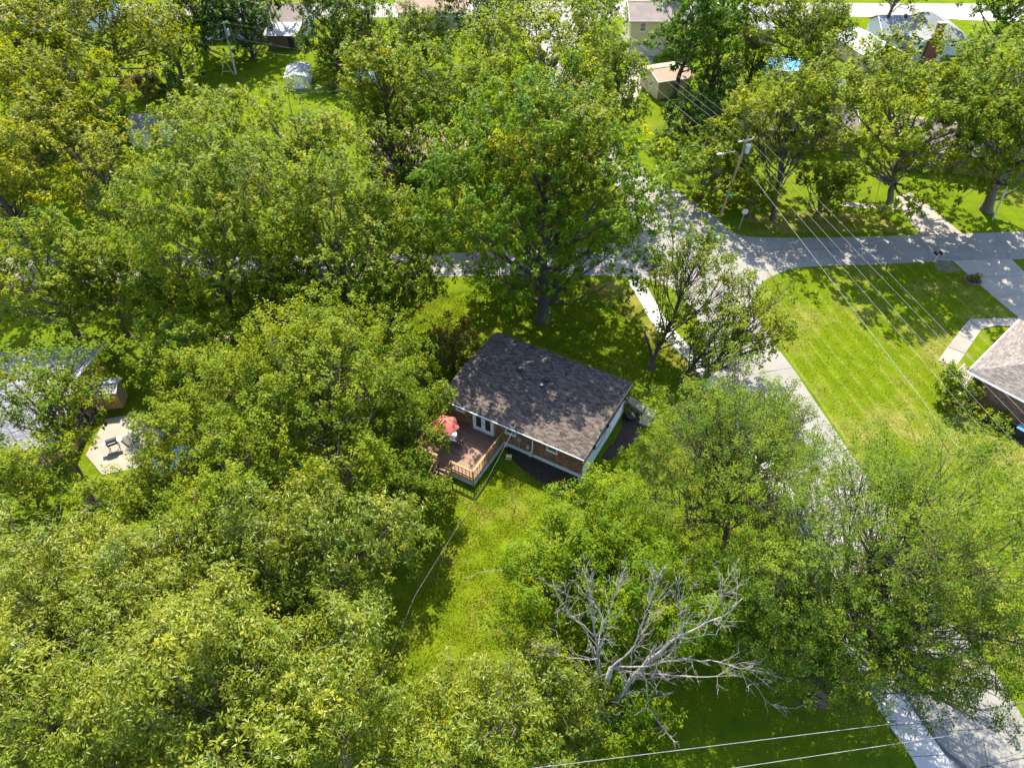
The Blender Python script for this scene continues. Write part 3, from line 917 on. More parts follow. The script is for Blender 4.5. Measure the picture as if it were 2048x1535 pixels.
q.tube([(0.58 * math.cos(2 * math.pi * k / 28), 0.58 * math.sin(2 * math.pi * k / 28), 0.715) for k in range(29)], 0.022, 6, cap=False); q.build('table_rim', M['grey_metal'], tb)
for k in range(4):
    a = math.pi / 4 + k * math.pi / 2
    q = MB(); q.tube([(0.4 * math.cos(a), 0.4 * math.sin(a), 0.0), (0.32 * math.cos(a), 0.32 * math.sin(a), 0.7)], 0.018, 6); q.build('leg', M['grey_metal'], tb)


def deck_chair(x, y, rz, lab, first=[None]):
    t = thing('patio_chair', lab, 'chair', HM @ Vector((x, y, DZ)), HR + rz, 'patio chairs around the deck table')
    q = MB(); q.box((0, 0, 0.42), (0.46, 0.46, 0.03)); q.build('seat', M['black'], t)
    q = MB()
    for k in range(5):
        q.bar((-0.2 + 0.1 * k, 0.22, 0.45), (-0.2 + 0.1 * k, 0.32, 0.92), 0.02, 0.02)
    q.bar((-0.23, 0.32, 0.93), (0.23, 0.32, 0.93), 0.03, 0.04); q.build('backrest', M['black'], t)
    for sx in (-1, 1):
        for sy in (-1, 1):
            q = MB(); q.bar((sx * 0.2, sy * 0.2, 0.41), (sx * 0.23, sy * 0.24, 0.0), 0.025, 0.025); q.build('leg', M['black'], t)
        q = MB(); q.bar((sx * 0.24, -0.2, 0.63), (sx * 0.24, 0.26, 0.66), 0.04, 0.025); q.bar((sx * 0.24, -0.2, 0.42), (sx * 0.24, -0.2, 0.63), 0.025, 0.025); q.build('armrest', M['black'], t)


deck_chair(tx + 0.85, ty - 0.1, -1.5, 'dark metal patio chair on the open side of the white table')
deck_chair(tx - 1.0, ty - 0.4, 1.9, 'dark metal patio chair on the tree side of the white table')
# ------------------------------------------------------------------ beside the house: mulch bed, cart, steps, fire pit
bed = MB()
bx0, bx1 = dk_r + 0.5, WL - 0.2
prof = []
pts = []
for k in range(25):
    f = k / 24
    x = bx0 + (bx1 - bx0) * f
    pts.append((x, -WW - 0.06 - (0.45 + 1.35 * math.sin(min(1, f * 1.15) * math.pi * 0.62)) * (1 if f > 0.02 else 0.4)))
poly_in = [(bx0 + (bx1 - bx0) * k / 24, -WW - 0.06) for k in range(25)]
for k in range(24):
    a, b = poly_in[k], poly_in[k + 1]; c, d = pts[k + 1], pts[k]
    am, bm_ = ((a[0] + d[0]) / 2, (a[1] + d[1]) / 2), ((b[0] + c[0]) / 2, (b[1] + c[1]) / 2)
    bed.quad((d[0], d[1], 0.0), (c[0], c[1], 0.0), (bm_[0], bm_[1], 0.16 + random.uniform(-.02, .02)), (am[0], am[1], 0.16))
    bed.quad((am[0], am[1], 0.16), (bm_[0], bm_[1], 0.16), (b[0], b[1], 0.22), (a[0], a[1], 0.22))
bo = bed.build('mulch_bed', M['mulch']); bo.matrix_world = HM; struct(bo)
nmul = 900
chips = MB()
for _ in range(nmul):
    f = random.random(); k = int(f * 24)
    a, d = poly_in[k], pts[k]
    t = random.random() ** 0.7
    x = a[0] + random.uniform(-0.15, 0.15); y = a[1] + (d[1] - a[1]) * t
    zz = 0.22 - 0.06 * t * 2 if t < 0.5 else 0.16 * 2 * (1 - t)
    chips.bar((x, y, zz + 0.01), (x + random.uniform(-.12, .12), y + random.uniform(-.12, .12), zz + random.uniform(0.0, 0.05)), 0.03, 0.015, random.random())
co_ = chips.build('mulch_chips', M['mulch'], tinted=True); co_.matrix_world = HM; co_['kind'] = 'stuff'
cp = P(1018, 915)
ct = thing('garden_cart', 'yellow and white garden hose cart beside the mulch bed', 'cart', (cp.x, cp.y, 0), HR + 0.4)
ct.scale = (0.62, 0.62, 0.62)
q = MB(); q.tube([(-0.28, 0, 0.34), (0.28, 0, 0.34)], 0.24, 16); q.build('hose_drum', M['yellow'], ct)
for sx in (-1, 1):
    q = MB(); q.tube([(sx * 0.30, 0, 0.34), (sx * 0.34, 0, 0.34)], 0.30, 18); q.build('side_disc', M['white'], ct)
    q = MB(); q.tube([(sx * 0.36, 0.0, 0.13), (sx * 0.41, 0.0, 0.13)], 0.13, 14); q.build('wheel', M['black'], ct)
    q = MB(); q.bar((sx * 0.32, 0.05, 0.3), (sx * 0.32, -0.75, 0.62), 0.04, 0.04); q.build('handle', M['white'], ct)
q = MB(); q.bar((-0.34, -0.75, 0.62), (0.34, -0.75, 0.62), 0.04, 0.04); q.build('crossbar', M['white'], ct)

stp = thing('concrete_steps', 'short flight of old concrete steps off the house corner', 'steps', P(1280, 820))
o_ = P(1280, 820)


def zoom5(x, y):
    return (1140 + x / 6.975, 740 + y / 6.975)


for pts_, z1 in (([(800, 350), (930, 405), (885, 505), (765, 440)], 0.62), ([(925, 425), (1068, 488), (1008, 592), (888, 508)], 0.44), ([(1068, 508), (1207, 565), (1100, 782), (960, 722)], 0.26)):
    q = MB(); q.prism([tuple((P(*zoom5(a, b), z1) - o_)[:2]) for a, b in pts_], 0.0, z1, random.random()); q.build('step', M['concrete'], stp, tinted=True)
fpit = P(1261, 832, 0.3)
fp_ = thing('fire_pit', 'round black fire bowl beside the concrete steps', 'fire pit', (fpit.x, fpit.y, 0))
q = MB(); q.tube([(0, 0, 0.12), (0, 0, 0.2), (0, 0, 0.42)], [0.2, 0.36, 0.46], 22, cap=False); q.tube([(0, 0, 0.42), (0, 0, 0.22)], [0.43, 0.3], 22); q.build('bowl', M['black'], fp_)
for k in range(3):
    a = 2 * math.pi * k / 3
    q = MB(); q.tube([(0.3 * math.cos(a), 0.3 * math.sin(a), 0.3), (0.42 * math.cos(a), 0.42 * math.sin(a), 0.0)], 0.022, 6); q.build('leg', M['black'], fp_)
gp = MB(); gp.sheet(wob([tuple(P(*zoom5(a, b))[:2]) for a, b in [(760, 440), (880, 500), (1000, 600), (960, 720), (1040, 790), (900, 1000), (560, 1250), (420, 1250), (730, 800)]], 0.1, 0.5), 0.006)
struct(gp.build('bare_soil', M['mulch']))

# ------------------------------------------------------------------ other buildings


def gable_building(name, label, cat, c, rz, L, W, H, rise, wall, roof, ridge='x', oh=0.35, wins=(), trim='white', fine=False, group=None, hip=0.0):
    """c = ground centre, local x is the ridge axis; rz turns it; wins: (side, along, z, w, h) with side in '+x -x +y -y'"""
    root = thing(name, label, cat, (c[0], c[1], 0), rz + (math.pi / 2 if ridge == 'y' else 0), group)
    hl, hw = L / 2, W / 2
    m = MB()
    m.quad((-hl, -hw, 0), (hl, -hw, 0), (hl, -hw, H), (-hl, -hw, H))
    m.quad((hl, hw, 0), (-hl, hw, 0), (-hl, hw, H), (hl, hw, H))
    rt = H + rise - 0.06
    if hip:
        m.quad((-hl, hw, 0), (-hl, -hw, 0), (-hl, -hw, H), (-hl, hw, H)); m.quad((hl, -hw, 0), (hl, hw, 0), (hl, hw, H), (hl, -hw, H))
    else:
        m.poly([(-hl, hw, 0), (-hl, -hw, 0), (-hl, -hw, H), (-hl, 0, rt), (-hl, hw, H)])
        m.poly([(hl, -hw, 0), (hl, hw, 0), (hl, hw, H), (hl, 0, rt), (hl, -hw, H)])
    m.build('wall', M[wall], root)
    ex, ey = hl + oh, hw + oh
    ez = H - rise * oh / hw
    rx = ex - (hip if hip else 0)
    zt = H + rise
    r = MB()
    for s in (-1, 1):
        a = [(-ex, s * ey, ez), (ex, s * ey, ez), (rx, 0, zt), (-rx, 0, zt)]
        up = a if s < 0 else a[::-1]
        r.poly(up); r.poly([(x, y, z - 0.09) for x, y, z in up][::-1])
        if hip:
            a = [(s * ex, -s * ey, ez), (s * ex, s * ey, ez), (s * rx, 0, zt)]
            r.poly(a); r.poly([(x, y, z - 0.09) for x, y, z in a][::-1])
    ro = r.build('roof', M[roof], root, tinted=True)
    if fine:
        for s in (-1, 1):
            shingles(ro, (-ex, s * ey, ez + 0.004), (ex, s * ey, ez + 0.004), (-rx, 0, zt + 0.004), (rx, 0, zt + 0.004), roof, tab=0.34, course=0.16)
            if hip:
                shingles(ro, (s * ex, -s * ey, ez + 0.004), (s * ex, s * ey, ez + 0.004), (s * rx, -0.02, zt + 0.004), (s * rx, 0.02, zt + 0.004), roof, tab=0.34, course=0.16)
    else:
        q = MB(); q.box((0, 0, zt + 0.01), (2 * rx, 0.26, 0.05)); q.build('ridge_cap', M[roof], ro, tinted=True)
    f = MB()
    for s in (-1, 1):
        f.box((0, s * (ey + 0.012), ez - 0.07), (2 * ex + 0.05, 0.03, 0.16))
        if hip:
            f.box((s * (ex + 0.012), 0, ez - 0.07), (0.03, 2 * ey, 0.16))
        else:
            for e in (-1, 1):
                f.bar((e * (ex + 0.012), s * ey, ez - 0.06), (e * (ex + 0.012), 0, zt - 0.06), 0.03, 0.17)
    f.build('fascia', M[trim], root)
    for side, al, z, w_, h_ in wins:
        if side == '-y': add_window(root, (al, -hw, z), w_, h_, (0, -1, 0), trim)
        if side == '+y': add_window(root, (al, hw, z), w_, h_, (0, 1, 0), trim)
        if side == '+x': add_window(root, (hl, al, z), w_, h_, (1, 0, 0), trim)
        if side == '-x': add_window(root, (-hl, al, z), w_, h_, (-1, 0, 0), trim)
    return root


def frame_from(a, b):
    d = (Vector(b) - Vector(a)); return math.atan2(d.y, d.x), math.hypot(d.x, d.y)


# --- right neighbour: brick, hip roof
K = P(1937, 742, 2.9); K1 = P(2038.5, 640, 2.9)
a1, _ = frame_from(K, K1)
e1 = Vector((math.cos(a1), math.sin(a1), 0)); e2 = Vector((math.sin(a1), -math.cos(a1), 0))
LX, WX = 17.0, 10.5
OHX = 0.5
cR = K + e1 * (WX / 2) + e2 * (LX / 2)
rn = gable_building('brick_house', 'brick house with grey hip roof at the right edge by the mown lawn', 'house', cR, a1 - math.pi / 2, LX - 2 * OHX, WX - 2 * OHX, 3.05, 1.9, 'mortar', 'shingle_grey', oh=OHX, fine=True, hip=WX / 2)
# local frame: x along e2, y along e1 ; camera facing long wall is -y, end wall is -x
hl, hw = (LX - 2 * OHX) / 2, (WX - 2 * OHX) / 2
brick_wall(rn, -hl, hl, 0.12, 2.9, lambda x, z, o_: (x, -hw - o_, z), holes=[(-1.2, 0.4, 1.1, 2.4)])
brick_wall(rn, -hw, hw, 0.12, 2.9, lambda y, z, o_: (-hl - o_, y, z), holes=[(-1.0, 1.0, 1.0, 2.4)])
add_window(rn, (-0.4, -hw, 1.75), 1.6, 1.3, (0, -1, 0))
add_window(rn, (-hl, 0, 1.7), 2.0, 1.4, (-1, 0, 0))
q = MB(); q.tube([(-hl - 0.06, -hw - 0.06, 2.85), (-hl - 0.1, -hw - 0.1, 2.6), (-hl - 0.1, -hw - 0.1, 0.25), (-hl - 0.4, -hw - 0.5, 0.1)], 0.05, 8); q.build('downspout', M['white'], rn)
q = MB(); q.box((0, -hw - OHX - 0.06, 2.78), (LX, 0.11, 0.1)); q.box((-hl - OHX - 0.06, 0, 2.78), (0.11, WX, 0.1)); q.build('gutter', M['white'], rn)
# porch with white railing on the end wall
pr = P(1905, 738)
rinv = (Matrix.Translation((cR.x, cR.y, 0)) @ Matrix.Rotation(a1 - math.pi / 2, 4, 'Z')).inverted()
q = MB(); q.box((-hl - 0.75, -hw + 2.2, 0.12), (1.5, 2.6, 0.24)); q.build('porch_slab', M['concrete'], rn)
for (ax, ay), (bx, by) in (((-hl - 1.45, -hw + 1.0), (-hl - 1.45, -hw + 2.6)), ((-hl - 1.45, -hw + 0.95), (-hl - 0.1, -hw + 0.95))):
    q = MB(); q.bar((ax, ay, 1.12), (bx, by, 1.12), 0.07, 0.05); q.build('porch_rail', M['white'], rn)
    q = MB(); q.bar((ax, ay, 0.38), (bx, by, 0.38), 0.05, 0.05); q.build('porch_rail', M['white'], rn)
    for k in range(9):
        x, y = ax + (bx - ax) * k / 8, ay + (by - ay) * k / 8
        q = MB(); q.box((x, y, 0.72), (0.05, 0.05, 0.78)); q.build('baluster', M['white'], rn)
bed2 = MB(); bed2.sheet(wob(px_poly([(1936, 800), (1975, 815), (2048, 862), (2120, 905), (2120, 930), (2048, 893), (1975, 850), (1930, 815)]), 0.1, 0.5), 0.010)
struct(bed2.build('garden_bed', M['mulch']))
bp = P(2032, 872)
tb_ = thing('wheeled_bin', 'dark wheeled bin with a blue rimmed lid against the brick wall', 'bin', (bp.x, bp.y, 0), a1)
q = MB()
for z0, z1, s0, s1 in ((0.08, 1.0, 0.46, 0.60),):
    i = len(q.v)
    for z, s in ((z0, s0), (z1, s1)):
        for dx, dy in ((-1, -1), (1, -1), (1, 1), (-1, 1)):
            q.v.append((dx * s / 2, dy * s / 2, z))
    for k in range(4):
        q.face((i + k, i + (k + 1) % 4, i + 4 + (k + 1) % 4, i + 4 + k))
    q.face((i + 3, i + 2, i + 1, i))
q.build('body', M['black'], tb_)
q = MB(); q.box((0, 0, 1.03), (0.66, 0.66, 0.06)); q.box((0, 0.02, 1.075), (0.5, 0.5, 0.04)); q.build('lid', M['blue_plastic'], tb_)
for s in (-1, 1):
    q = MB(); q.tube([(s * 0.22, 0.28, 0.11), (s * 0.28, 0.28, 0.11)], 0.11, 12); q.build('wheel', M['black'], tb_)
q = MB(); q.bar((-0.25, 0.36, 0.98), (0.25, 0.36, 0.98), 0.04, 0.04); q.build('handle', M['black'], tb_)

# --- left neighbour: grey roof, stained cedar boards
BR, FR_ = P(205, 690, 3.0), P(118, 890, 3.0)
aL, WLn = frame_from(FR_, BR)
aL -= math.pi / 2
xL = Vector((math.cos(aL), math.sin(aL), 0))
LLn = 15.0
cL = (BR + FR_) / 2 - xL * (LLn / 2)
ln = gable_building('cedar_house', 'house with pale grey roof and orange cedar siding under the trees at left', 'house', cL, aL, LLn - 0.9, WLn - 0.9, 3.05, 1.35, 'brown_wood', 'shingle_pale', oh=0.45, fine=True,
                    wins=[('-y', 2.0, 1.6, 1.6, 1.2), ('-y', -3.0, 1.6, 1.6, 1.2)])
hl, hw = (LLn - 0.9) / 2, (WLn - 0.9) / 2
k = int(2 * hw / 0.215)
for i in range(k):
    y0 = -hw + 2 * hw * (i + 0.5) / k
    z1 = 3.02 + 1.3 * (1 - abs(y0) / hw) - 0.06
    if abs(y0 + 1.0) < 0.95:
        z0 = 2.15
    else:
        z0 = 0.25
    q = MB(); q.box((0, 0, 0), (0.03, 0.195, z1 - z0), tint=random.random())
    o = q.build('siding_board', M['orange_wood'], ln, tinted=True); o.location = (hl + 0.018, y0, (z0 + z1) / 2)
for i in range(0, 60):
    x0 = hl - 0.12 - i * 0.235
    if x0 < -hl: break
    q = MB(); q.box((0, 0, 0), (0.215, 0.03, 2.7), tint=random.random())
    o = q.build('siding_board', M['orange_wood'], ln, tinted=True); o.location = (x0, -hw - 0.018, 1.6)
d = MB(); d.box((hl + 0.02, -1.0, 1.08), (0.05, 1.75, 2.05)); do = d.build('sliding_door', M['white'], ln)
for s in (-0.42, 0.42):
    q = MB(); q.box((hl + 0.05, -1.0 + s, 1.1), (0.012, 0.72, 1.85)); q.build('pane', M['glass'], do)
pa = MB()
pcs = px_poly([(212, 838), (285, 826), (330, 870), (305, 930), (205, 950), (172, 910)])
o_ = P(212, 838)
pt = thing('patio', 'pale tan concrete patio beside the cedar house', 'patio', (o_.x, o_.y, 0)); pt['kind'] = 'structure'
q = MB(); q.prism([(x - o_.x, y - o_.y) for x, y in pcs], -0.05, 0.06); q.build('slab', M['concrete'], pt, tinted=True)
# small cedar storage closet at the back of the patio
sc = P(226, 805)
cl = gable_building('storage_closet', 'small cedar storage closet with a white edged roof behind the patio', 'shed', sc, aL, 2.2, 1.5, 2.1, 0.3, 'tan_siding', 'roof_white', oh=0.15, wins=[])
for i in range(9):
    q = MB(); q.box((-1.0 + i * 0.25, -0.77, 1.05), (0.23, 0.03, 2.0), tint=random.random()); q.build('siding_board', M['orange_wood'], cl, tinted=True)
# grill on the patio
gp_ = P(232, 898)
gr_ = thing('barbecue_grill', 'black barbecue grill standing on the tan patio', 'grill', (gp_.x, gp_.y, 0.06), 0.5)
q = MB(); q.box((0, 0, 0.78), (0.8, 0.5, 0.2)); q.build('firebox', M['black'], gr_)
q = MB(); q.tube([(-0.4, 0, 0.9), (0.4, 0, 0.9)], 0.27, 14); q.build('hood', M['black'], gr_)
for s in (-1, 1):
    q = MB(); q.box((s * 0.58, 0, 0.86), (0.34, 0.42, 0.03)); q.build('side_shelf', M['grey_metal'], gr_)
    for s2 in (-1, 1):
        q = MB(); q.box((s * 0.36, s2 * 0.2, 0.34), (0.04, 0.04, 0.68)); q.build('leg', M['black'], gr_)
q = MB(); q.bar((-0.3, -0.3, 0.98), (0.3, -0.3, 0.98), 0.03, 0.03); q.build('handle', M['galv'], gr_)
pl = P(262, 880)
pl_ = thing('pallet', 'dark slatted rack lying on the tan patio beside the grill', 'rack', (pl.x, pl.y, 0.07), 0.9)
for i in range(6):
    q = MB(); q.box((0, -0.5 + i * 0.2, 0.12), (1.1, 0.11, 0.025)); q.build('slat', M['black'], pl_)
for s in (-0.5, 0, 0.5):
    q = MB(); q.box((s, 0, 0.05), (0.07, 1.1, 0.1)); q.build('runner', M['black'], pl_)
# tarp-covered stack and brown board
tp = P(350, 925)
tm = MB()
N_ = 14
for j in range(N_):
    for i in range(N_):
        pass
vs = []
for j in range(N_ + 1):
    for i in range(N_ + 1):
        x, y = (i / N_ - .5) * 3.4, (j / N_ - .5) * 2.6
        edge = max(abs(x) / 1.7, abs(y) / 1.3)
        z = 0.85 * (1 - max(0, (edge - 0.72) / 0.28) ** 1.5) + random.uniform(-.05, .05) + 0.08 * math.sin(3 * x + y)
        vs.append((x, y, max(0.03, z)))
tm.v = vs
for j in range(N_):
    for i in range(N_):
        a = j * (N_ + 1) + i
        tm.face((a, a + 1, a + N_ + 2, a + N_ + 1))
o = tm.build('tarp', M['tarp'], smooth=True); o.location = (tp.x, tp.y, 0); o.rotation_euler = (0, 0, 0.3)
tag(o, 'crumpled blue grey tarp over a low stack beside the patio', 'tarp')
b = P(366, 940)
q = MB(); q.bar((-0.25, 0, 0.05), (0.2, 0.35, 1.5), 0.55, 0.03); o = q.build('leaning_board', M['pine']); o.location = (b.x, b.y, 0)
tag(o, 'brown board leaning upright at the edge of the tarp', 'board')
b = P(130, 960)
q = MB(); q.tube([(0, 0, 0), (-0.15, 0.1, 2.4)], 0.045, 8); o = q.build('metal_post', M['galv']); o.location = (b.x + .3, b.y - 1.0, 0)
tag(o, 'thin pale metal post standing at the left edge below the cedar house', 'post')
b0, b1 = P(164, 1028), P(186, 1012)
q = MB(); q.bar((0, 0, 0.12), tuple(b1 - b0 + Vector((0, 0, 0.12))), 0.2, 0.22); o = q.build('landscape_timber', M['pine']); o.location = b0
tag(o, 'short pale landscape timber lying in the grass below the cedar house', 'timber')
# pale covered objects glimpsed through the left trees
for (px, py, rz, lab) in ((62, 1300, 1.2, 'small boat under a pale blue cover at the left edge below the trees'), (362, 1078, 0.4, 'small boat under a pale blue cover glimpsed through the middle left trees')):
    c = P(px, py)
    t = thing('covered_boat', lab, 'boat', (c.x, c.y, 0), rz, 'covered boats in the left yard')
    q = MB()
    rows = []
    for j in range(13):
        f = j / 12
        wv = 0.75 * math.sin(math.pi * min(1, 0.18 + f * 0.62)) if f < 0.9 else 0.75 * (1 - f) * 6.2 * 0.62
        rows.append([(-1.9 + 3.8 * f, wv * math.cos(th), 0.55 + (0.35 + 0.1 * math.sin(f * 9)) * math.sin(th)) for th in np.linspace(0, math.pi, 9)])
    for r_ in rows: q.v += r_
    for j in range(12):
        for k in range(8):
            q.face((j * 9 + k, j * 9 + k + 1, (j + 1) * 9 + k + 1, (j + 1) * 9 + k))
    q.build('cover', M['tarp'], t, smooth=True)
    q = MB()
    for j in range(12):
        for s in (0, 8):
            a, b_ = rows[j][s], rows[j + 1][s]
            q.quad((a[0], a[1], a[2]), (b_[0], b_[1], b_[2]), (b_[0], b_[1] * 0.6, 0.2), (a[0], a[1] * 0.6, 0.2))
    q.build('hull', M['white'], t)
    q = MB(); q.box((0, 0, 0.12), (2.2, 0.5, 0.16)); q.build('cradle', M['grey_metal'], t)
# low stone wall by the road trees
sw = thing('stone_border', 'low pile of pale field stones under the left roadside tree', 'stones', P(400, 665))
o_ = P(400, 665)
for k in range(26):
    p = P(360 + k * 4.6, 672 - 6 * math.sin(k * 0.25) + random.uniform(-3, 3)) - o_
    q = MB()
    sx, sy, sz = (random.uniform(0.14, 0.3) for _ in range(3))
    n = 7
    q.tube([(p.x, p.y, -0.05), (p.x, p.y, sz * 0.5), (p.x + .03, p.y, sz * 0.95)], [sx, sx * 1.05, sx * 0.5], n); q.build('stone', M['stone'], sw)

# --- far buildings
FL, FRt, BL = P(1317, 166, 2.6), P(1388, 155.5, 2.6), P(1282, 134, 2.6)
aT, Lt = frame_from(FL, FRt)
Wt = (BL - FL).length
yv = Vector((-math.sin(aT), math.cos(aT), 0))
ct_ = FL + Vector((math.cos(aT), math.sin(aT), 0)) * (Lt / 2) + yv * (Wt / 2)
gable_building('garage', 'tan garage with a brown shingle roof beside the utility wires', 'garage', ct_, aT, Lt - 0.5, Wt - 0.5, 2.75, 0.7, 'tan_siding', 'roof_brown', oh=0.25, wins=[('-x', -1.0, 1.7, 0.7, 0.9), ('-x', 1.5, 1.7, 0.7, 0.9)])
yb = P(1256, 112)
yh = gable_building('house', 'two storey pale yellow house with dark roof and white garage doors', 'house', (yb.x + 4.6, yb.y + 4.7), -0.02, 9.2, 9.4, 5.6, 1.3, 'yellow_siding', 'roof_dark', oh=0.3,
                    wins=[('-y', -2.6, 4.5, 0.95, 1.35), ('-y', 0.6, 4.5, 0.95, 1.35), ('-x', 0.5, 4.4, 0.8, 1.2)])
for k in range(2):
    q = MB(); q.box((-2.9 + 3.4 * k, -4.73, 1.15), (2.8, 0.06, 2.2)); go = q.build('garage_door', M['cream_siding'], yh)
    for j in range(3):
        q = MB(); q.box((-3.75 + 3.4 * k + 0.85 * j, -4.765, 1.9), (0.5, 0.02, 0.32)); q.build('door_pane', M['glass'], go)
q = MB(); q.tube([(-4.55, -4.8, 5.4), (-4.55, -4.76, 0.1)], 0.06, 8); q.build('downspout', M['white'], yh)
q = MB(); q.box((-1.2, -4.75, 1.9), (0.2, 0.12, 0.3)); q.build('wall_lamp', M['black'], yh)
# grey roofed house with the chimney
hx, hy = 61.2, 123.7
gh = thing('house', 'pale house with grey roof, tall brick chimney and wooden deck', 'house', (hx, hy, 0), -0.03)


def gable_mesh(mb_w, mb_r, x0, x1, y0, y1, H, rise, axis, oh=0.35, hipR=False):
    if axis == 'x':
        ym = (y0 + y1) / 2
        mb_w.quad((x0, y0, 0), (x1, y0, 0), (x1, y0, H), (x0, y0, H)); mb_w.quad((x1, y1, 0), (x0, y1, 0), (x0, y1, H), (x1, y1, H))
        mb_w.poly([(x0, y1, 0), (x0, y0, 0), (x0, y0, H), (x0, ym, H + rise - .06), (x0, y1, H)]); mb_w.poly([(x1, y0, 0), (x1, y1, 0), (x1, y1, H)] + ([] if hipR else [(x1, ym, H + rise - .06)]) + [(x1, y0, H)])
        xr = x1 + oh - ((y1 - y0) / 2 + oh if hipR else 0)
        mb_r.quad((x0 - oh, y0 - oh, H - .1), (x1 + oh, y0 - oh, H - .1), (xr, ym, H + rise), (x0 - oh, ym, H + rise))
        mb_r.quad((x1 + oh, y1 + oh, H - .1), (x0 - oh, y1 + oh, H - .1), (x0 - oh, ym, H + rise), (xr, ym, H + rise))
        if hipR: mb_r.poly([(x1 + oh, y0 - oh, H - .1), (x1 + oh, y1 + oh, H - .1), (xr, ym, H + rise)])
    else:
        xm = (x0 + x1) / 2
        mb_w.quad((x0, y1, 0), (x0, y0, 0), (x0, y0, H), (x0, y1, H)); mb_w.quad((x1, y0, 0), (x1, y1, 0), (x1, y1, H), (x1, y0, H))
        mb_w.poly([(x0, y0, 0), (x1, y0, 0), (x1, y0, H), (xm, y0, H + rise - .06), (x0, y0, H)])
        mb_r.quad((x0 - oh, y1, H - .1), (x0 - oh, y0 - oh, H - .1), (xm, y0 - oh, H + rise), (xm, y1, H + rise))
        mb_r.quad((x1 + oh, y0 - oh, H - .1), (x1 + oh, y1, H - .1), (xm, y1, H + rise), (xm, y0 - oh, H + rise))


mw, mr = MB(), MB()
gable_mesh(mw, mr, 0.4, 9.0, 0.4, 7.6, 2.9, 1.7, 'x'); gable_mesh(mw, mr, 7.6, 13.6, -1.0, 9.0, 2.85, 2.3, 'x', hipR=True); gable_mesh(mw, mr, 4.6, 9.2, -3.6, 2.0, 2.95, 1.25, 'y')
mw.build('wall', M['offwhite'], gh); ro = mr.build('roof', M['roof_grey'], gh)
for x in (1.6, 4.4, 7.9):
    q = MB(); q.box((x, 3.6, 4.6), (0.4, 0.5, 0.5)); q.build('roof_vent', M['black'], ro)
fa = MB()
fa.box((2.4, 0.02, 2.74), (4.2, 0.03, 0.16)); fa.bar((4.2, -3.97, 2.8), (6.9, -3.97, 4.15), 0.03, 0.17); fa.bar((9.6, -3.97, 2.8), (6.9, -3.97, 4.15), 0.03, 0.17); fa.bar((0.03, 0.05, 2.8), (0.03, 4.0, 4.55), 0.03, 0.17)
fa.build('fascia', M['white'], gh)
ch = MB(); ch.box((6.9, -3.95, 1.6), (2.0, 0.75, 3.2)); ch.box((6.9, -3.95, 3.7), (1.5, 0.7, 1.2)); ch.box((6.9, -3.95, 5.1), (1.15, 0.65, 1.8))
cho = ch.build('chimney', M['brick_red'], gh)
q = MB(); q.box((6.9, -3.95, 6.06), (1.3, 0.8, 0.12)); q.build('chimney_cap', M['offwhite'], cho)
add_window(gh, (5.25, -3.6, 1.75), 0.95, 1.6, (0, -1, 0)); add_window(gh, (8.6, -3.6, 1.75), 0.9, 1.6, (0, -1, 0)); add_window(gh, (3.2, 0.4, 1.9), 0.9, 1.0, (0, -1, 0)); add_window(gh, (11.6, -1.0, 1.9), 1.0, 1.1, (0, -1, 0))
q = MB(); q.box((2.6, -1.3, 0.7), (3.4, 3.2, 0.08)); q.build('deck_floor', M['brown_wood'], gh)
for k in range(3):
    q = MB(); q.bar((0.9, -2.9, 0.95 + 0.28 * k), (4.3, -2.9, 0.95 + 0.28 * k), 0.05, 0.1); q.build('deck_rail', M['rail_wood'], gh)
    q = MB(); q.bar((0.9, -2.9, 0.95 + 0.28 * k), (0.9, 0.3, 0.95 + 0.28 * k), 0.05, 0.1); q.build('deck_rail', M['rail_wood'], gh)
for x, y in ((0.9, -2.9), (2.6, -2.9), (4.3, -2.9), (0.9, 0.2)):
    q = MB(); q.box((x, y, 0.8), (0.12, 0.12, 1.6)); q.build('deck_post', M['rail_wood'], gh)
# tan gable garage with white roof
A, Bq = P(1722, 145), P(1794, 137)
aG, Wg = frame_from(A, Bq)
yv = Vector((-math.sin(aG), math.cos(aG), 0)); mid = (A + Bq) / 2
tg = gable_building('garage', 'tan garage with a white roof and plain gable end facing the street', 'garage', mid + yv * 4.5, aG, 9.0, Wg, 2.55, 1.3, 'tan_siding', 'roof_white', ridge='y', oh=0.25, trim='brown_wood')
for s in (-0.4, 0.45):
    q = MB(); q.box((-4.52, s, 1.0), (0.05, 0.1, 1.3)); q.build('door_seam', M['brown_wood'], tg)
q = P(1512, 88); gable_building('shed', 'small tan outbuilding with a bright white roof between tall trees', 'shed', (q.x, q.y + 2), 0.1, 4.6, 4.0, 2.5, 0.6, 'tan_siding', 'roof_white', oh=0.2)
q = P(1672, 197); gable_building('shed', 'little grey shed with a ribbed metal roof below the tan garage', 'shed', (q.x, q.y + 1.5), 0.35, 3.2, 2.8, 1.9, 0.45, 'grey_metal', 'roof_grey', oh=0.15)
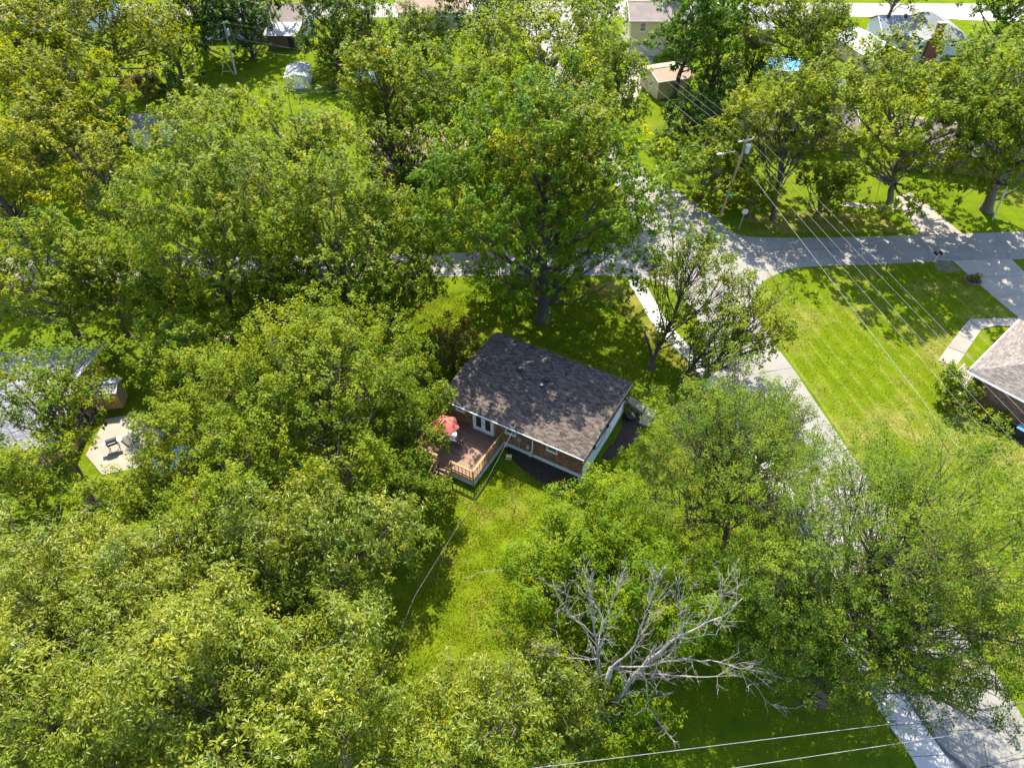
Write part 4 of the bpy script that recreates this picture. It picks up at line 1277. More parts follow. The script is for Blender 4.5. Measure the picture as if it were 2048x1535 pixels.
# metal shed, lean-to, houses at the top left
A, Bq = P(573, 179), P(621, 177)
aS, Ws = frame_from(A, Bq)
yv = Vector((-math.sin(aS), math.cos(aS), 0)); mid = (A + Bq) / 2
ms = gable_building('metal_shed', 'white metal garden shed standing alone on the sunny back lawn', 'shed', mid + yv * 2.4, aS, 4.8, Ws - 0.2, 1.85, 0.42, 'offwhite', 'roof_white', ridge='y', oh=0.12)
for s in (-1, 1):
    q = MB(); q.box((-2.42, s * 0.46, 0.92), (0.04, 0.9, 1.7)); d_ = q.build('shed_door', M['white'], ms)
    q = MB(); q.box((-2.46, s * 0.1, 0.95), (0.05, 0.04, 0.25)); q.build('handle', M['black'], d_)
for k in range(11):
    for s in (-1, 1):
        q = MB(); q.bar((-2.5 + 0.5 * k, s * (Ws / 2 + 0.0), 1.845), (-2.5 + 0.5 * k, s * 0.05, 2.28), 0.05, 0.03); q.build('roof_rib', M['roof_white'], ms)
A, Bq = P(538, 98), P(597, 98)
lt_ = thing('lean_to_shed', 'brown board shed with a pale metal lean to roof at the back', 'shed', (A.x, A.y, 0), 0.0)
wd = Bq.x - A.x
q = MB(); q.box((wd / 2, 0.06, 1.1), (wd, 0.08, 2.2)); q.box((0.05, 1.8, 1.15), (0.08, 3.5, 2.3)); q.box((wd - 0.05, 1.8, 1.15), (0.08, 3.5, 2.3)); q.build('wall', M['brown_wood'], lt_)
for k in range(int(wd / 0.3)):
    if 0.68 < (k * 0.3) / wd < 0.9: continue
    q = MB(); q.box((0.15 + 0.3 * k, 0.0, 1.05), (0.26, 0.04, 2.1)); q.build('board', M['brown_wood'], lt_)
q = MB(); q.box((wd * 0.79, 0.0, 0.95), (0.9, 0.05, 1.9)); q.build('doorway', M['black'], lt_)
q = MB()
for k in range(16):
    x0 = -0.4 + (wd + 0.8) * k / 16; x1 = -0.4 + (wd + 0.8) * (k + 1) / 16; xm = (x0 + x1) / 2
    for xa, xb, za, zb in ((x0, xm, 0, 0.05), (xm, x1, 0.05, 0)):
        q.quad((xa, -0.6, 2.25 + za), (xb, -0.6, 2.25 + zb), (xb, 4.0, 2.95 + zb), (xa, 4.0, 2.95 + za))
q.build('roof', M['roof_white'], lt_)
gable_building('house', 'house with dark grey brown roof behind the lean to shed', 'house', (A.x + 1.5, A.y + 9.2), 0.0, 7.5, 8.0, 2.9, 1.4, 'cream_siding', 'roof_dark', wins=[('-y', -1, 1.6, 1.2, 1.0)])
q = P(478, 84); gable_building('house', 'white sided house mostly hidden behind dark drooping trees', 'house', (q.x - 1.2, q.y + 5.0), 0.05, 11.5, 8.0, 3.0, 1.5, 'bluegrey', 'roof_grey', wins=[('-y', 3, 1.6, 1.2, 1.0), ('+x', 0, 1.6, 0.9, 1.0)])
q = P(125, 68); gable_building('house', 'house with faded brown roof behind the leaning tree at top left', 'house', (q.x, q.y + 5), -0.05, 14, 9, 3.0, 1.6, 'bluegrey', 'roof_brown', wins=[('-y', 3, 1.6, 1.4, 1.1), ('-y', -3, 1.6, 1.4, 1.1)])
q = P(865, 62); gable_building('house', 'tan roofed house at the top centre among trees', 'house', (q.x, q.y + 5), 0.0, 12, 8, 3.0, 1.5, 'cream_siding', 'roof_brown', wins=[('-y', 2, 1.6, 1.2, 1.0), ('-y', -2, 1.6, 1.2, 1.0)])
q = P(312, 280); gable_building('garage', 'small grey shingled outbuilding among trees on the left lawn', 'shed', (q.x, q.y + 0.5), 0.03, 5.0, 4.6, 2.4, 1.0, 'offwhite', 'shingle_pale', oh=0.25, fine=True)
q = P(815, 372); gable_building('house', 'red brown house hidden by the big central trees', 'house', (q.x + 1, q.y + 5), 0.55, 10, 8, 2.9, 1.4, 'brick_red', 'roof_brown', wins=[('-y', 0, 1.6, 1.2, 1.0)])
q = P(1900, 352); gable_building('house', 'grey house shaded by the tall trees across the street at right', 'house', (q.x + 2, q.y + 5), -0.25, 15, 9, 2.9, 1.6, 'brown_wood', 'roof_dark', wins=[('-y', -3, 1.6, 1.4, 1.1), ('-y', 2, 1.6, 1.4, 1.1)])
q = P(1600, 300); gable_building('house', 'low grey roofed house behind the tall loose roadside tree', 'house', (q.x + 1, q.y + 4), -0.1, 12, 8, 2.9, 1.4, 'brown_wood', 'roof_dark', wins=[('-y', 0, 1.6, 1.4, 1.1)])
pc = P(1567, 147)
pool = thing('swimming_pool', 'round blue above ground swimming pool behind the trees', 'pool', (pc.x, pc.y + 1, 0))
q = MB(); q.tube([(0, 0, 0), (0, 0, 1.2)], [3.2, 3.2], 32, cap=False); q.build('pool_wall', M['blue_plastic'], pool)
q = MB(); q.disc_prism((0, 0), 3.18, 1.0, 1.06, 32); q.build('water', M['blue'], pool)
q = MB(); q.tube([(3.22 * math.cos(2 * math.pi * k / 32), 3.22 * math.sin(2 * math.pi * k / 32), 1.2) for k in range(33)], 0.07, 6, cap=False); q.build('rim', M['white'], pool)
# timber frame, chain link fence, yard bits near the back pole
b = P(455, 152)
tf = thing('timber_frame', 'bare timber A frame beside the back utility pole', 'frame', (b.x, b.y, 0), 0.2)
for a_, c_ in (((-0.9, 0, 0), (0.1, 0, 2.6)), ((1.1, 0, 0), (0.1, 0, 2.6)), ((-0.6, 0, 0.7), (0.8, 0, 0.7)), ((0.1, 0, 2.6), (0.1, 2.8, 2.6)), ((-0.9, 2.8, 0), (0.1, 2.8, 2.6)), ((1.1, 2.8, 0), (0.1, 2.8, 2.6))):
    q = MB(); q.bar(a_, c_, 0.09, 0.09); q.build('beam', M['pine'], tf)
fp0, fp1 = P(535, 188), P(692, 184)
cf = thing('wire_fence', 'low wire mesh fence with thin posts in front of the metal shed', 'fence', (fp0.x, fp0.y, 0))
d = fp1 - fp0
for k in range(8):
    p = d * (k / 7)
    q = MB(); q.tube([(p.x, p.y, 0), (p.x, p.y, 1.15)], 0.02, 6); q.build('post', M['galv'], cf)
for z in (0.1, 1.1):
    q = MB(); q.tube([(0, 0, z), (d.x, d.y, z)], 0.012, 5); q.build('rail', M['galv'], cf)
q = MB()
for k in range(70):
    x0 = k / 70
    q.bar(tuple(d * x0 + Vector((0, 0, 0.1))), tuple(d * min(1, x0 + 0.06) + Vector((0, 0, 1.1))), 0.004, 0.004); q.bar(tuple(d * x0 + Vector((0, 0, 1.1))), tuple(d * min(1, x0 + 0.06) + Vector((0, 0, 0.1))), 0.004, 0.004)
o = q.build('mesh', M['galv'], cf); o['kind'] = 'stuff'
for px, py, mt, lab in ((388, 141, 'bluegrey', 'pale kettle grill standing in the shade of the back lawn'), (408, 156, 'black', 'dark kettle grill standing in the shade of the back lawn')):
    c = P(px, py)
    t = thing('kettle_grill', lab, 'grill', (c.x, c.y, 0))
    q = MB(); q.tube([(0, 0, 0.5), (0, 0, 0.6), (0, 0, 0.78)], [0.15, 0.3, 0.36], 14); q.build('bowl', M[mt], t)
    q = MB(); q.tube([(0, 0, 0.79), (0, 0, 0.95), (0, 0, 1.05)], [0.37, 0.28, 0.05], 14); q.build('lid', M[mt], t)
    for k in range(3):
        a = 2.1 * k
        q = MB(); q.tube([(0.2 * math.cos(a), 0.2 * math.sin(a), 0.6), (0.38 * math.cos(a), 0.38 * math.sin(a), 0)], 0.02, 5); q.build('leg', M['grey_metal'], t)
c = P(735, 172)
t = thing('camper_trailer', 'small white trailer parked behind the bushy centre trees', 'trailer', (c.x, c.y, 0), 0.1)
q = MB(); q.tube([(-1.6, 0, 1.15), (-1.5, 0, 1.15), (1.5, 0, 1.15), (1.6, 0, 1.15)], [0.7, 0.95, 0.95, 0.7], 14); q.build('body', M['white'], t)
for s in (-1, 1):
    q = MB(); q.tube([(0.1, s * 0.8, 0.33), (0.1, s * 1.0, 0.33)], 0.33, 14); q.build('wheel', M['black'], t)
q = MB(); q.box((0, -0.93, 1.35), (0.9, 0.06, 0.4)); q.build('window', M['glass'], t)
q = MB(); q.bar((-1.5, 0, 0.45), (-2.7, 0, 0.4), 0.1, 0.1); q.build('tow_bar', M['grey_metal'], t)

# ------------------------------------------------------------------ poles, wires, signs


def utility_pole(label, base, top_z, lean=(0, 0), mat='pole_wood', r0=0.17, name='utility_pole', arm=None, can=None):
    t = thing(name, label, 'utility pole', (base.x, base.y, 0))
    q = MB(); q.tube([(0, 0, -0.3), (lean[0] * 0.5, lean[1] * 0.5, top_z / 2), (lean[0], lean[1], top_z)], [r0, r0 * 0.88, r0 * 0.72], 12); q.build('shaft', M[mat], t, smooth=False)
    if arm:
        ang, ln_, z = arm
        f = z / top_z
        dx, dy = math.cos(ang) * ln_ / 2, math.sin(ang) * ln_ / 2
        c = Vector((lean[0] * f, lean[1] * f - 0.18, z))
        q = MB(); q.bar(c - Vector((dx, dy, 0)), c + Vector((dx, dy, 0)), 0.10, 0.12); q.build('crossarm', M['grey_pole'], t)
        for e in (-0.95, -0.5, 0.5, 0.95):
            q = MB(); p = c + Vector((dx * e, dy * e, 0)); q.tube([(p.x, p.y, z + 0.06), (p.x, p.y, z + 0.16), (p.x, p.y, z + 0.24)], [0.03, 0.06, 0.03], 8); q.build('insulator', M['galv'], t)
    if can:
        dx, dy, z = can
        f = z / top_z
        cx, cy = lean[0] * f + dx, lean[1] * f + dy
        q = MB(); q.tube([(cx, cy, z - 0.5), (cx, cy, z - 0.45), (cx, cy, z + 0.42), (cx, cy, z + 0.5)], [0.22, 0.27, 0.27, 0.2], 14); co = q.build('transformer', M['galv'], t)
        q = MB(); q.tube([(cx, cy, z + 0.5), (cx, cy, z + 0.72)], [0.05, 0.035], 8); q.build('bushing', M['black'], co)
        q = MB(); q.bar((lean[0] * f, lean[1] * f, z), (cx, cy, z), 0.08, 0.3); q.build('bracket', M['grey_metal'], t)
    return t


pA = P(1440, 432)
topA = P(1497, 272, 10.0)
leanA = (topA.x - pA.x, topA.y - pA.y)
upA = utility_pole('tall wooden utility pole with a grey transformer and street light at the corner', pA, 10.0, leanA, arm=(0.35, 2.4, 9.6), can=(0.28, -0.36, 8.7))


def onA(z, dx=0.0, dy=0.0):
    f = z / 10.0
    return Vector((pA.x + leanA[0] * f + dx, pA.y + leanA[1] * f + dy, z))


lh = P(1440, 309, 8.4)
q = MB(); q.tube([tuple(onA(7.6) - pA), tuple((onA(7.9) + lh) / 2 - pA + Vector((0.4, 0, 0.35))), tuple(lh - pA + Vector((0.35, 0, 0.1))), tuple(lh - pA)], 0.035, 8); q.build('lamp_arm', M['galv'], upA)
q = MB(); q.tube([tuple(lh - pA + Vector((0.28, 0, 0.05))), tuple(lh - pA + Vector((0.1, 0, 0.05))), tuple(lh - pA + Vector((-0.32, 0, 0.0)))], [0.06, 0.13, 0.09], 10); q.build('lamp_head', M['galv'], upA)
sg = onA(2.9)
for k, (ang, z) in enumerate(((0.5, 3.0), (-0.9, 2.8))):
    q = MB(); q.box((sg.x - pA.x + math.cos(ang) * 0.28, sg.y - pA.y - 0.14 + math.sin(ang) * 0.15, z), (0.85, 0.02, 0.2), ang); q.build('street_name_sign', M['sign_green'], upA)
b = P(1477, 459)
rs = thing('road_sign', 'blank pale back of an octagonal road sign on a thin post at the corner', 'sign', (b.x, b.y, 0))
q = MB(); q.tube([(0, 0, 0), (0.25, 0.1, 2.35)], 0.03, 6); q.build('post', M['galv'], rs)
q = MB()
for s in (0,):
    pts = [(0.27 + 0.38 * math.cos(math.pi / 8 + k * math.pi / 4), 0.12, 2.25 + 0.38 * math.sin(math.pi / 8 + k * math.pi / 4)) for k in range(8)]
    q.poly(pts[::-1]); q.poly([(x, y - 0.015, z) for x, y, z in pts])
    for k in range(8):
        a, c = pts[k], pts[(k + 1) % 8]
        q.quad(a, c, (c[0], c[1] - 0.015, c[2]), (a[0], a[1] - 0.015, a[2]))
q.build('plate', M['sign_back'], rs)
# far stop sign with its word
b = P(1108, 36)
ss = thing('stop_sign', 'small red stop sign at the far junction', 'sign', (b.x, b.y, 0))
q = MB(); q.tube([(0, 0, 0), (0, 0, 2.5)], 0.035, 6); q.build('post', M['galv'], ss)
for r_, yy, mt, nm in ((0.48, -0.05, 'white', 'border'), (0.44, -0.062, 'sign_red', 'face')):
    q = MB(); pts = [(r_ * math.cos(math.pi / 8 + k * math.pi / 4), yy, 2.2 + r_ * math.sin(math.pi / 8 + k * math.pi / 4)) for k in range(8)]
    q.poly(pts); q.poly([(x, yy + 0.01, z) for x, y, z in pts][::-1]); q.build(nm, M[mt], ss)
fc = bpy.data.curves.new('lettering', 'FONT'); fc.body = 'STOP'; fc.size = 0.34; fc.align_x = 'CENTER'; fc.align_y = 'CENTER'; fc.extrude = 0.002
fo = bpy.data.objects.new('lettering', fc); COL.objects.link(fo); fo.parent = ss; fo.location = (0, -0.07, 2.2); fo.rotation_euler = (math.pi / 2, 0, 0)
bpy.context.view_layer.update()
lm_ = bpy.data.meshes.new_from_object(fo.evaluated_get(bpy.context.evaluated_depsgraph_get())); lm_.materials.clear(); lm_.materials.append(M['white'])
lo2 = bpy.data.objects.new('lettering', lm_); COL.objects.link(lo2); lo2.parent = ss; lo2.location = fo.location; lo2.rotation_euler = fo.rotation_euler
bpy.data.objects.remove(fo); lo2.name = 'lettering'

bB = P(472, 148)
utility_pole('grey utility pole with a pale transformer on the back lawn', bB, 7.8, (0.2, 0), 'grey_pole', 0.16, arm=(0.15, 1.2, 7.6), can=(0.42, -0.2, 6.3))
pC = Vector((15.0, 102.5, 0))
utility_pole('dark utility pole with a crossarm beside the pale yellow house', pC, 10.0, (0.1, 0), 'grey_pole', 0.16, arm=(0.05, 2.4, 9.7))
bL = P(303, 563)
utility_pole('slim grey pole at the roadside between the left trees', bL, 7.5, (0, 0), 'grey_pole', 0.085, name='lamp_pole')
bR = P(1985, 440)
utility_pole('slim pale steel pole on the shaded verge beside the thick trunk', bR, 8.0, (-0.6, 0.2), 'galv', 0.09, name='lamp_pole')


def wire(label, pts, r=0.022, sag=0.0, group=None):
    pts = [Vector(p) for p in pts]
    out = []
    for a, b_ in zip(pts[:-1], pts[1:]):
        for k in range(14):
            t = k / 14
            p = a.lerp(b_, t); p.z -= sag * 4 * t * (1 - t)
            out.append(p)
    out.append(pts[-1])
    q = MB(); q.tube(out, r * 0.46, 6)
    o = q.build('overhead_wire', M['wire'])
    return tag(o, label, 'wire', group or 'overhead wires')


def beyond(a, b_, d):
    return b_ + (b_ - a).normalized() * d


ends = [
    (onA(7.2), P(2048, 1068, 6.6), 0.030, 'lowest thick cable crossing the mown lawn, furthest from the brick house'),
    (onA(8.2), P(2048, 957, 7.2), 0.020, 'second cable from the tree side crossing the mown lawn'),
    (onA(8.8, 0.2), P(2048, 906, 7.6), 0.020, 'middle cable of the five crossing the mown lawn'),
    (onA(9.85, -0.1, -0.15), P(2048, 850, 8.4), 0.017, 'fourth cable crossing the lawn toward the hip roof'),
    (onA(9.85, 1.1, 0.2), P(2048, 826, 8.4), 0.017, 'cable crossing the lawn closest to the hip roof'),
]
for a, e, r_, lab in ends:
    wire(lab, [a, beyond(a, e, 14)], r_, 0.0)
topC = Vector((15.1, 102.3, 9.9))
wire('left cable running up past the brown garage roof to the far pole', [onA(9.85, -1.0, -0.2), topC + Vector((-1.1, 0, 0))], 0.02, 0.25)
wire('middle cable running up past the brown garage roof to the far pole', [onA(9.85, -0.1, -0.15), topC], 0.02, 0.25)
wire('right cable running up over the brown garage roof to the far pole', [onA(9.85, 1.1, 0.2), topC + Vector((1.1, 0, 0))], 0.02, 0.25)
wire('low thick cable below the others leading up to the far pole', [onA(7.4), Vector((15.0, 102.3, 7.6))], 0.026, 0.35)
for k, (dx, nm) in enumerate(((-1.1, 'left'), (0, 'middle'), (1.1, 'right'))):
    wire(nm + ' cable climbing from the far pole across the far junction', [topC + Vector((dx, 0, 0)), Vector((8.5 + dx, 150, 10))], 0.02, 0.3)
tB = Vector((bB.x + 0.2, bB.y - 0.2, 7.7))
wire('top cable leaving the back pole to the left', [tB, P(300, 66, 7.2), P(100, 92, 7.0)], 0.02, 0.15)
wire('lower cable leaving the back pole to the left', [Vector((bB.x + .1, bB.y - .2, 5.6)), P(330, 96, 5.2), P(100, 125, 5.0)], 0.02, 0.15)
wire('lowest cable leaving the back pole to the left', [Vector((bB.x + .1, bB.y - .2, 4.3)), P(335, 118, 3.9), P(100, 140, 3.8)], 0.022, 0.1)
wire('top cable leaving the back pole to the right over the lean to', [tB, P(700, 79, 7.4), P(900, 95, 7.4)], 0.02, 0.1)
wire('middle cable leaving the back pole to the right above the metal shed', [Vector((bB.x + .1, bB.y - .2, 5.7)), P(700, 115, 5.4), P(900, 140, 5.4)], 0.022, 0.1)
wire('lowest cable leaving the back pole to the right across the metal shed', [Vector((bB.x + .1, bB.y - .2, 4.4)), P(700, 131, 4.2), P(900, 150, 4.2)], 0.026, 0.05)
a, e = P(1180, 1521, 9.0), P(2048, 1414, 9.0)
wire('upper of two parallel cables across the bottom right corner', [beyond(e, a, 25), beyond(a, e, 18)], 0.026, 0.0)
a, e = P(1440, 1539, 9.0), P(2048, 1448, 9.0)
wire('lower of two parallel cables across the bottom right corner', [beyond(e, a, 25), beyond(a, e, 18)], 0.026, 0.0)
mast = HM @ Vector((mp_.x - 0.1, -RW - 0.16, HZ + 0.78))
wire('thin service cable dropping from the brick house eave over the back yard', [mast, P(978, 952, 3.7), P(830, 1190, 5.0), P(780, 1310, 5.6), P(640, 1600, 7.5)], 0.013, 0.0)

# mailbox, planter ring
b = P(1868, 524)
mbx = thing('mailbox', 'pair of dark mailboxes on one wooden post by the street', 'mailbox', (b.x, b.y, 0), 0.1)
q = MB(); q.bar((0, 0, 0), (0, 0, 1.05), 0.1, 0.1); q.build('post', M['grey_pole'], mbx)
q = MB(); q.bar((-0.45, 0, 1.0), (0.45, 0, 1.0), 0.12, 0.06); q.build('crossbar', M['grey_pole'], mbx)
for s in (-1, 1):
    q = MB(); q.box((s * 0.28, 0, 1.12), (0.2, 0.5, 0.16)); q.tube([(s * 0.28, -0.25, 1.2), (s * 0.28, 0.25, 1.2)], 0.1, 12); bo_ = q.build('box', M['black'], mbx)
    q = MB(); q.box((s * 0.39, 0.1, 1.28), (0.015, 0.04, 0.16)); q.build('flag', M['sign_red'], bo_)
c = P(1945, 561)
pr_ = thing('planter_ring', 'round brick edged planting ring beside the right driveway', 'planter', (c.x, c.y, 0))
q = MB(); q.disc_prism((0, 0), 0.75, 0, 0.1, 22); q.build('soil', M['mulch'], pr_)
for k in range(20):
    a = 2 * math.pi * k / 20
    q = MB(); q.box((0.82 * math.cos(a), 0.82 * math.sin(a), 0.07), (0.12, 0.23, 0.16), a, random.random()); q.build('brick', M['brick'], pr_, tinted=True)
sb = MB(); sb.sheet(wob(px_poly([(1868, 522), (1900, 524), (1925, 540), (1900, 546), (1870, 540)]), 0.15, 0.4), 0.012); struct(sb.build('mulch_patch', M['soil']))

# ------------------------------------------------------------------ trees
rng = np.random.default_rng(11)
LEAFK = 0.74
TRI = [0]
SUNV = np.array(to_sun)


def unit(a):
    return a / np.maximum(np.linalg.norm(a, axis=-1, keepdims=True), 1e-9)


def leaf_mesh(name, base, axis, nrm, length, width, tint, mat, fold=0.12, curl=0.10, far=False):
    """n rhombic leaves folded along the midrib: 4 vertices, 2 triangles each"""
    n = len(base)
    side = unit(np.cross(axis, nrm))
    nrm = np.cross(side, axis)
    l = length[:, None]; w_ = width[:, None]
    v = np.empty((n, 4, 3), np.float32)
    v[:, 0] = base
    v[:, 1] = base + axis * l * 0.45 + side * w_ * 0.5 + nrm * w_ * fold
    v[:, 2] = base + axis * l - nrm * l * curl
    v[:, 3] = base + axis * l * 0.45 - side * w_ * 0.5 + nrm * w_ * fold
    k = np.arange(n, dtype=np.int32)[:, None] * 4
    idx = np.concatenate([k, k + 1, k + 2, k, k + 2, k + 3], 1).ravel()
    me = bpy.data.meshes.new(name)
    per = 2
    if far:                                   # leaves of one to two pixels: a single blade each
        v = np.ascontiguousarray(v[:, 1:4]); per = 1
        v[:, 0] = base - side * w_ * 0.62; v[:, 2] = base + side * w_ * 0.62
        idx = np.arange(n * 3, dtype=np.int32)
    me.vertices.add(v.shape[0] * v.shape[1]); me.vertices.foreach_set('co', v.ravel())
    me.loops.add(n * 3 * per); me.loops.foreach_set('vertex_index', idx)
    me.polygons.add(n * per)
    me.polygons.foreach_set('loop_start', np.arange(n * per, dtype=np.int32) * 3)
    at = me.attributes.new('tint', 'FLOAT', 'FACE')
    at.data.foreach_set('value', np.repeat(np.clip(tint, 0, 1), per).astype(np.float32))
    me.materials.append(M[mat])
    me.update(calc_edges=True)
    TRI[0] += n * per
    return me


#            material      leaf l, w   per spray  spray size  LAI   droop  up    jitter  bark
SPECIES = {
    'maple': ('leaf_maple', 0.192, 0.128, 19, 0.56, 4.6, 0.35, 0.55, 0.55, 'bark'),
    'deep': ('leaf_deep', 0.224, 0.144, 21, 0.68, 5.0, 0.75, 0.25, 0.55, 'bark_dark'),
    'gold': ('leaf_gold', 0.192, 0.128, 19, 0.59, 4.2, 0.45, 0.45, 0.55, 'bark_dark'),
    'walnut': ('leaf_walnut', 0.272, 0.088, 16, 0.50, 5.0, 0.70, 0.35, 0.45, 'bark'),
    'ash': ('leaf_ash', 0.240, 0.080, 18, 0.54, 4.6, 0.60, 0.40, 0.45, 'bark'),
    'fine':   ('leaf_fine', 0.185, 0.075, 28, 0.62, 2.8, 0.35, 0.35, 0.75, 'bark_dark'),
    'sparse': ('leaf_maple', 0.192, 0.112, 19, 0.63, 2.3, 0.40, 0.40, 0.6, 'bark_dark'),
    'blue':   ('leaf_blue', 0.24, 0.12, 18, 0.60, 5.0, 0.65, 0.30, 0.5, 'bark_dark'),
    'red':    ('leaf_red', 0.18, 0.11, 16, 0.50, 4.6, 0.30, 0.50, 0.6, 'bark'),
    'bush':   ('leaf_maple', 0.18, 0.11, 16, 0.42, 4.4, 0.30, 0.50, 0.6, 'bark'),
}


def sphere_dirs(n, zmin):
    i = np.arange(n) + 0.5
    z = 1 - (1 - zmin) * i / n
    ph = i * 2.399963 + rng.uniform(0, 6.28)
    r = np.sqrt(np.maximum(0, 1 - z * z))
    d = np.stack([r * np.cos(ph), r * np.sin(ph), z], 1)
    return unit(d + rng.normal(0, 0.16, d.shape))


def bez(a, b, c, n):
    t = np.linspace(0, 1, n)[:, None]
    return (1 - t) ** 2 * a + 2 * t * (1 - t) * b + t * t * c


class Wood:
    def __init__(self):
        self.v, self.f, self.n = [], [], 0

    def tube(self, pts, r0, r1, sides):
        pts = np.asarray(pts, float)
        k = len(pts)
        tan = np.gradient(pts, axis=0); tan = unit(tan)
        ref = np.array([0.31, 0.95, 0.05])
        x = unit(np.cross(tan, ref)); y = np.cross(tan, x)
        rad = np.linspace(r0, r1, k) if np.isscalar(r1) else np.asarray(r0)
        th = np.arange(sides) * 2 * np.pi / sides
        ring = pts[:, None, :] + rad[:, None, None] * (np.cos(th)[None, :, None] * x[:, None, :] + np.sin(th)[None, :, None] * y[:, None, :])
        self.v.append(ring.reshape(-1, 3))
        b = self.n
        for i in range(k - 1):
            for j in range(sides):
                self.f.append((b + i * sides + j, b + i * sides + (j + 1) % sides, b + (i + 1) * sides + (j + 1) % sides, b + (i + 1) * sides + j))
        self.f.append(tuple(b + (k - 1) * sides + j for j in range(sides)))
        self.n += k * sides

    def build(self, name, mat, parent):
        me = bpy.data.meshes.new(name)
        me.from_pydata(np.concatenate(self.v).tolist(), [], self.f)
        me.materials.append(M[mat])
        me.polygons.foreach_set('use_smooth', [True] * len(me.polygons))
        o = bpy.data.objects.new(name, me)
        COL.objects.link(o); o.parent = parent
        TRI[0] += len(self.f) * 2
        return o


def tree(name, label, sp, px, py, zc, R, hz, base=None, lai=1.0, lobes=None, cat='tree', group=None, tint=0.0, trunk_r=None, spread=1.0, zmin=-0.78, bare=0, fork=None, mat=None, gaps=0.0, lobe_r=(0.27, 0.44)):
    """crown centre at photo pixel (px, py) and height zc; horizontal radius R and half height hz in metres"""
    lm, ll, lw, per, ss, LAI, droop, upb, jit, bark = SPECIES[sp]
    C = np.array(P(px, py, zc))
    B = np.array(P(*base)) if base else np.array([C[0], C[1], 0.0])
    root = thing(name, label, cat, tuple(B), 0, group)
    C = C - B
    dist = math.sqrt((C[0] + B[0]) ** 2 + (C[1] + B[1]) ** 2 + (CAM_H - zc) ** 2)
    sc = min(1.9, max(0.9, dist / 52.0))
    ll, lw, ss = ll * sc, lw * sc, ss * (0.55 + 0.45 * sc) * spread
    K = lobes or int(9 + 2.4 * R)
    ld = sphere_dirs(K, zmin)
    ax = np.array([R, R, hz])
    lr = R * rng.uniform(lobe_r[0], lobe_r[1], K) * (1 if R > 3 else 1.15)
    off = rng.uniform(0.46, 0.84, (K, 1))
    ph = rng.uniform(0, 6.28, 3); th = np.arctan2(ld[:, 1], ld[:, 0])
    off *= (1 + 0.13 * np.sin(th * 2 + ph[0]) + 0.09 * np.sin(th * 3 + ph[1]) + 0.06 * np.sin(th * 5 + ph[2]))[:, None]
    lc = C + ld * ax * off
    # inner lobes fill the middle
    KI = max(2, K // 4)
    lc = np.concatenate([lc, C + unit(rng.normal(0, 1, (KI, 3))) * ax * 0.3])
    ld = np.concatenate([ld, unit(rng.normal(0, 1, (KI, 3)) + [0, 0, 0.6])])
    lr = np.concatenate([lr, R * rng.uniform(0.3, 0.42, KI)])
    if gaps:
        keep = rng.random(len(lr)) > gaps
        keep[:3] = True
        lc, ld, lr = lc[keep], ld[keep], lr[keep]
    lobe_tint = rng.normal(0.0, 0.07, len(lr))
    nleaf = LEAFK * LAI * lai * math.pi * R * (R * 0.5 + hz * 0.5) / (0.5 * ll * lw)
    ncl = int(nleaf / per)
    wts = lr ** 2; wts = wts / wts.sum()
    # sub-clumps sit on the lobe shells; sprays sit on the upper and outer faces of the sub-clumps
    rs0 = min(1.15, 0.16 * R + 0.18) * (0.8 + 0.2 * sc)
    ms = int((4 * math.pi * (lr ** 2).sum()) / (math.pi * rs0 ** 2) * 0.95) + 12
    sli = rng.choice(len(lr), ms, p=wts)
    sq = unit(rng.normal(0, 1, (ms, 3)))
    sq[:, 2] = np.where(sq[:, 2] < -0.6, -sq[:, 2], sq[:, 2])
    keep = (sq * ld[sli]).sum(1) > -0.5
    sli, sq = sli[keep], sq[keep]
    sc_pos = lc[sli] + sq * (lr[sli] * rng.uniform(0.62, 1.10, len(sli)))[:, None] * np.array([1, 1, 0.9])
    bur = np.zeros(len(sli), int)
    for j in range(len(lr)):
        d = np.linalg.norm((sc_pos - lc[j]) / np.array([1, 1, 0.9]), axis=1) / lr[j]
        bur += ((d < 0.58) & (sli != j)).astype(int)
    keep = (bur == 0) | (rng.random(len(sli)) < 0.10)
    sli, sq, sc_pos = sli[keep], sq[keep], sc_pos[keep]
    srad = rs0 * rng.uniform(0.55, 1.15, len(sli))
    stint = rng.normal(0, 0.11, len(sli))
    saxis = unit(sq * 0.7 + np.array([0, 0, 0.55]) + rng.normal(0, 0.2, sq.shape))
    m = int(ncl * 1.15) + 20
    pw = srad ** 2; pw = pw / pw.sum()
    si = rng.choice(len(sli), m, p=pw)
    q = unit(rng.normal(0, 1, (m, 3)) + saxis[si] * 0.95)
    pos = sc_pos[si] + q * (srad[si] * (1.05 - 0.6 * rng.random(m) ** 2.0))[:, None] + saxis[si] * (srad[si] * 0.35 * rng.random(m))[:, None]
    li = sli[si]
    keep = pos[:, 2] > (0.12 if cat != 'tree' else 0.8)
    pos, q, li, si = pos[keep][:ncl], q[keep][:ncl], li[keep][:ncl], si[keep][:ncl]
    n = len(pos)
    outw = pos - C; outw[:, 2] *= R / hz
    outw = unit(outw)
    d = unit(0.55 * q + 0.35 * outw + np.array([0, 0, upb]) + rng.normal(0, 0.22, (n, 3)))     # shoot direction
    ctint = 0.45 + tint + lobe_tint[li] + stint[si] + rng.normal(0, 0.08, n)
    # leaves along each shoot
    cnt = per
    t = rng.random((n, cnt, 1)) ** 0.8
    d3 = d[:, None, :]
    perp = rng.normal(0, 1, (n, cnt, 3)); perp -= (perp * d3).sum(2, keepdims=True) * d3; perp = unit(perp)
    start = pos[:, None, :] + d3 * (t - 0.45) * ss * 1.25 + perp * rng.random((n, cnt, 1)) * ss * 0.34
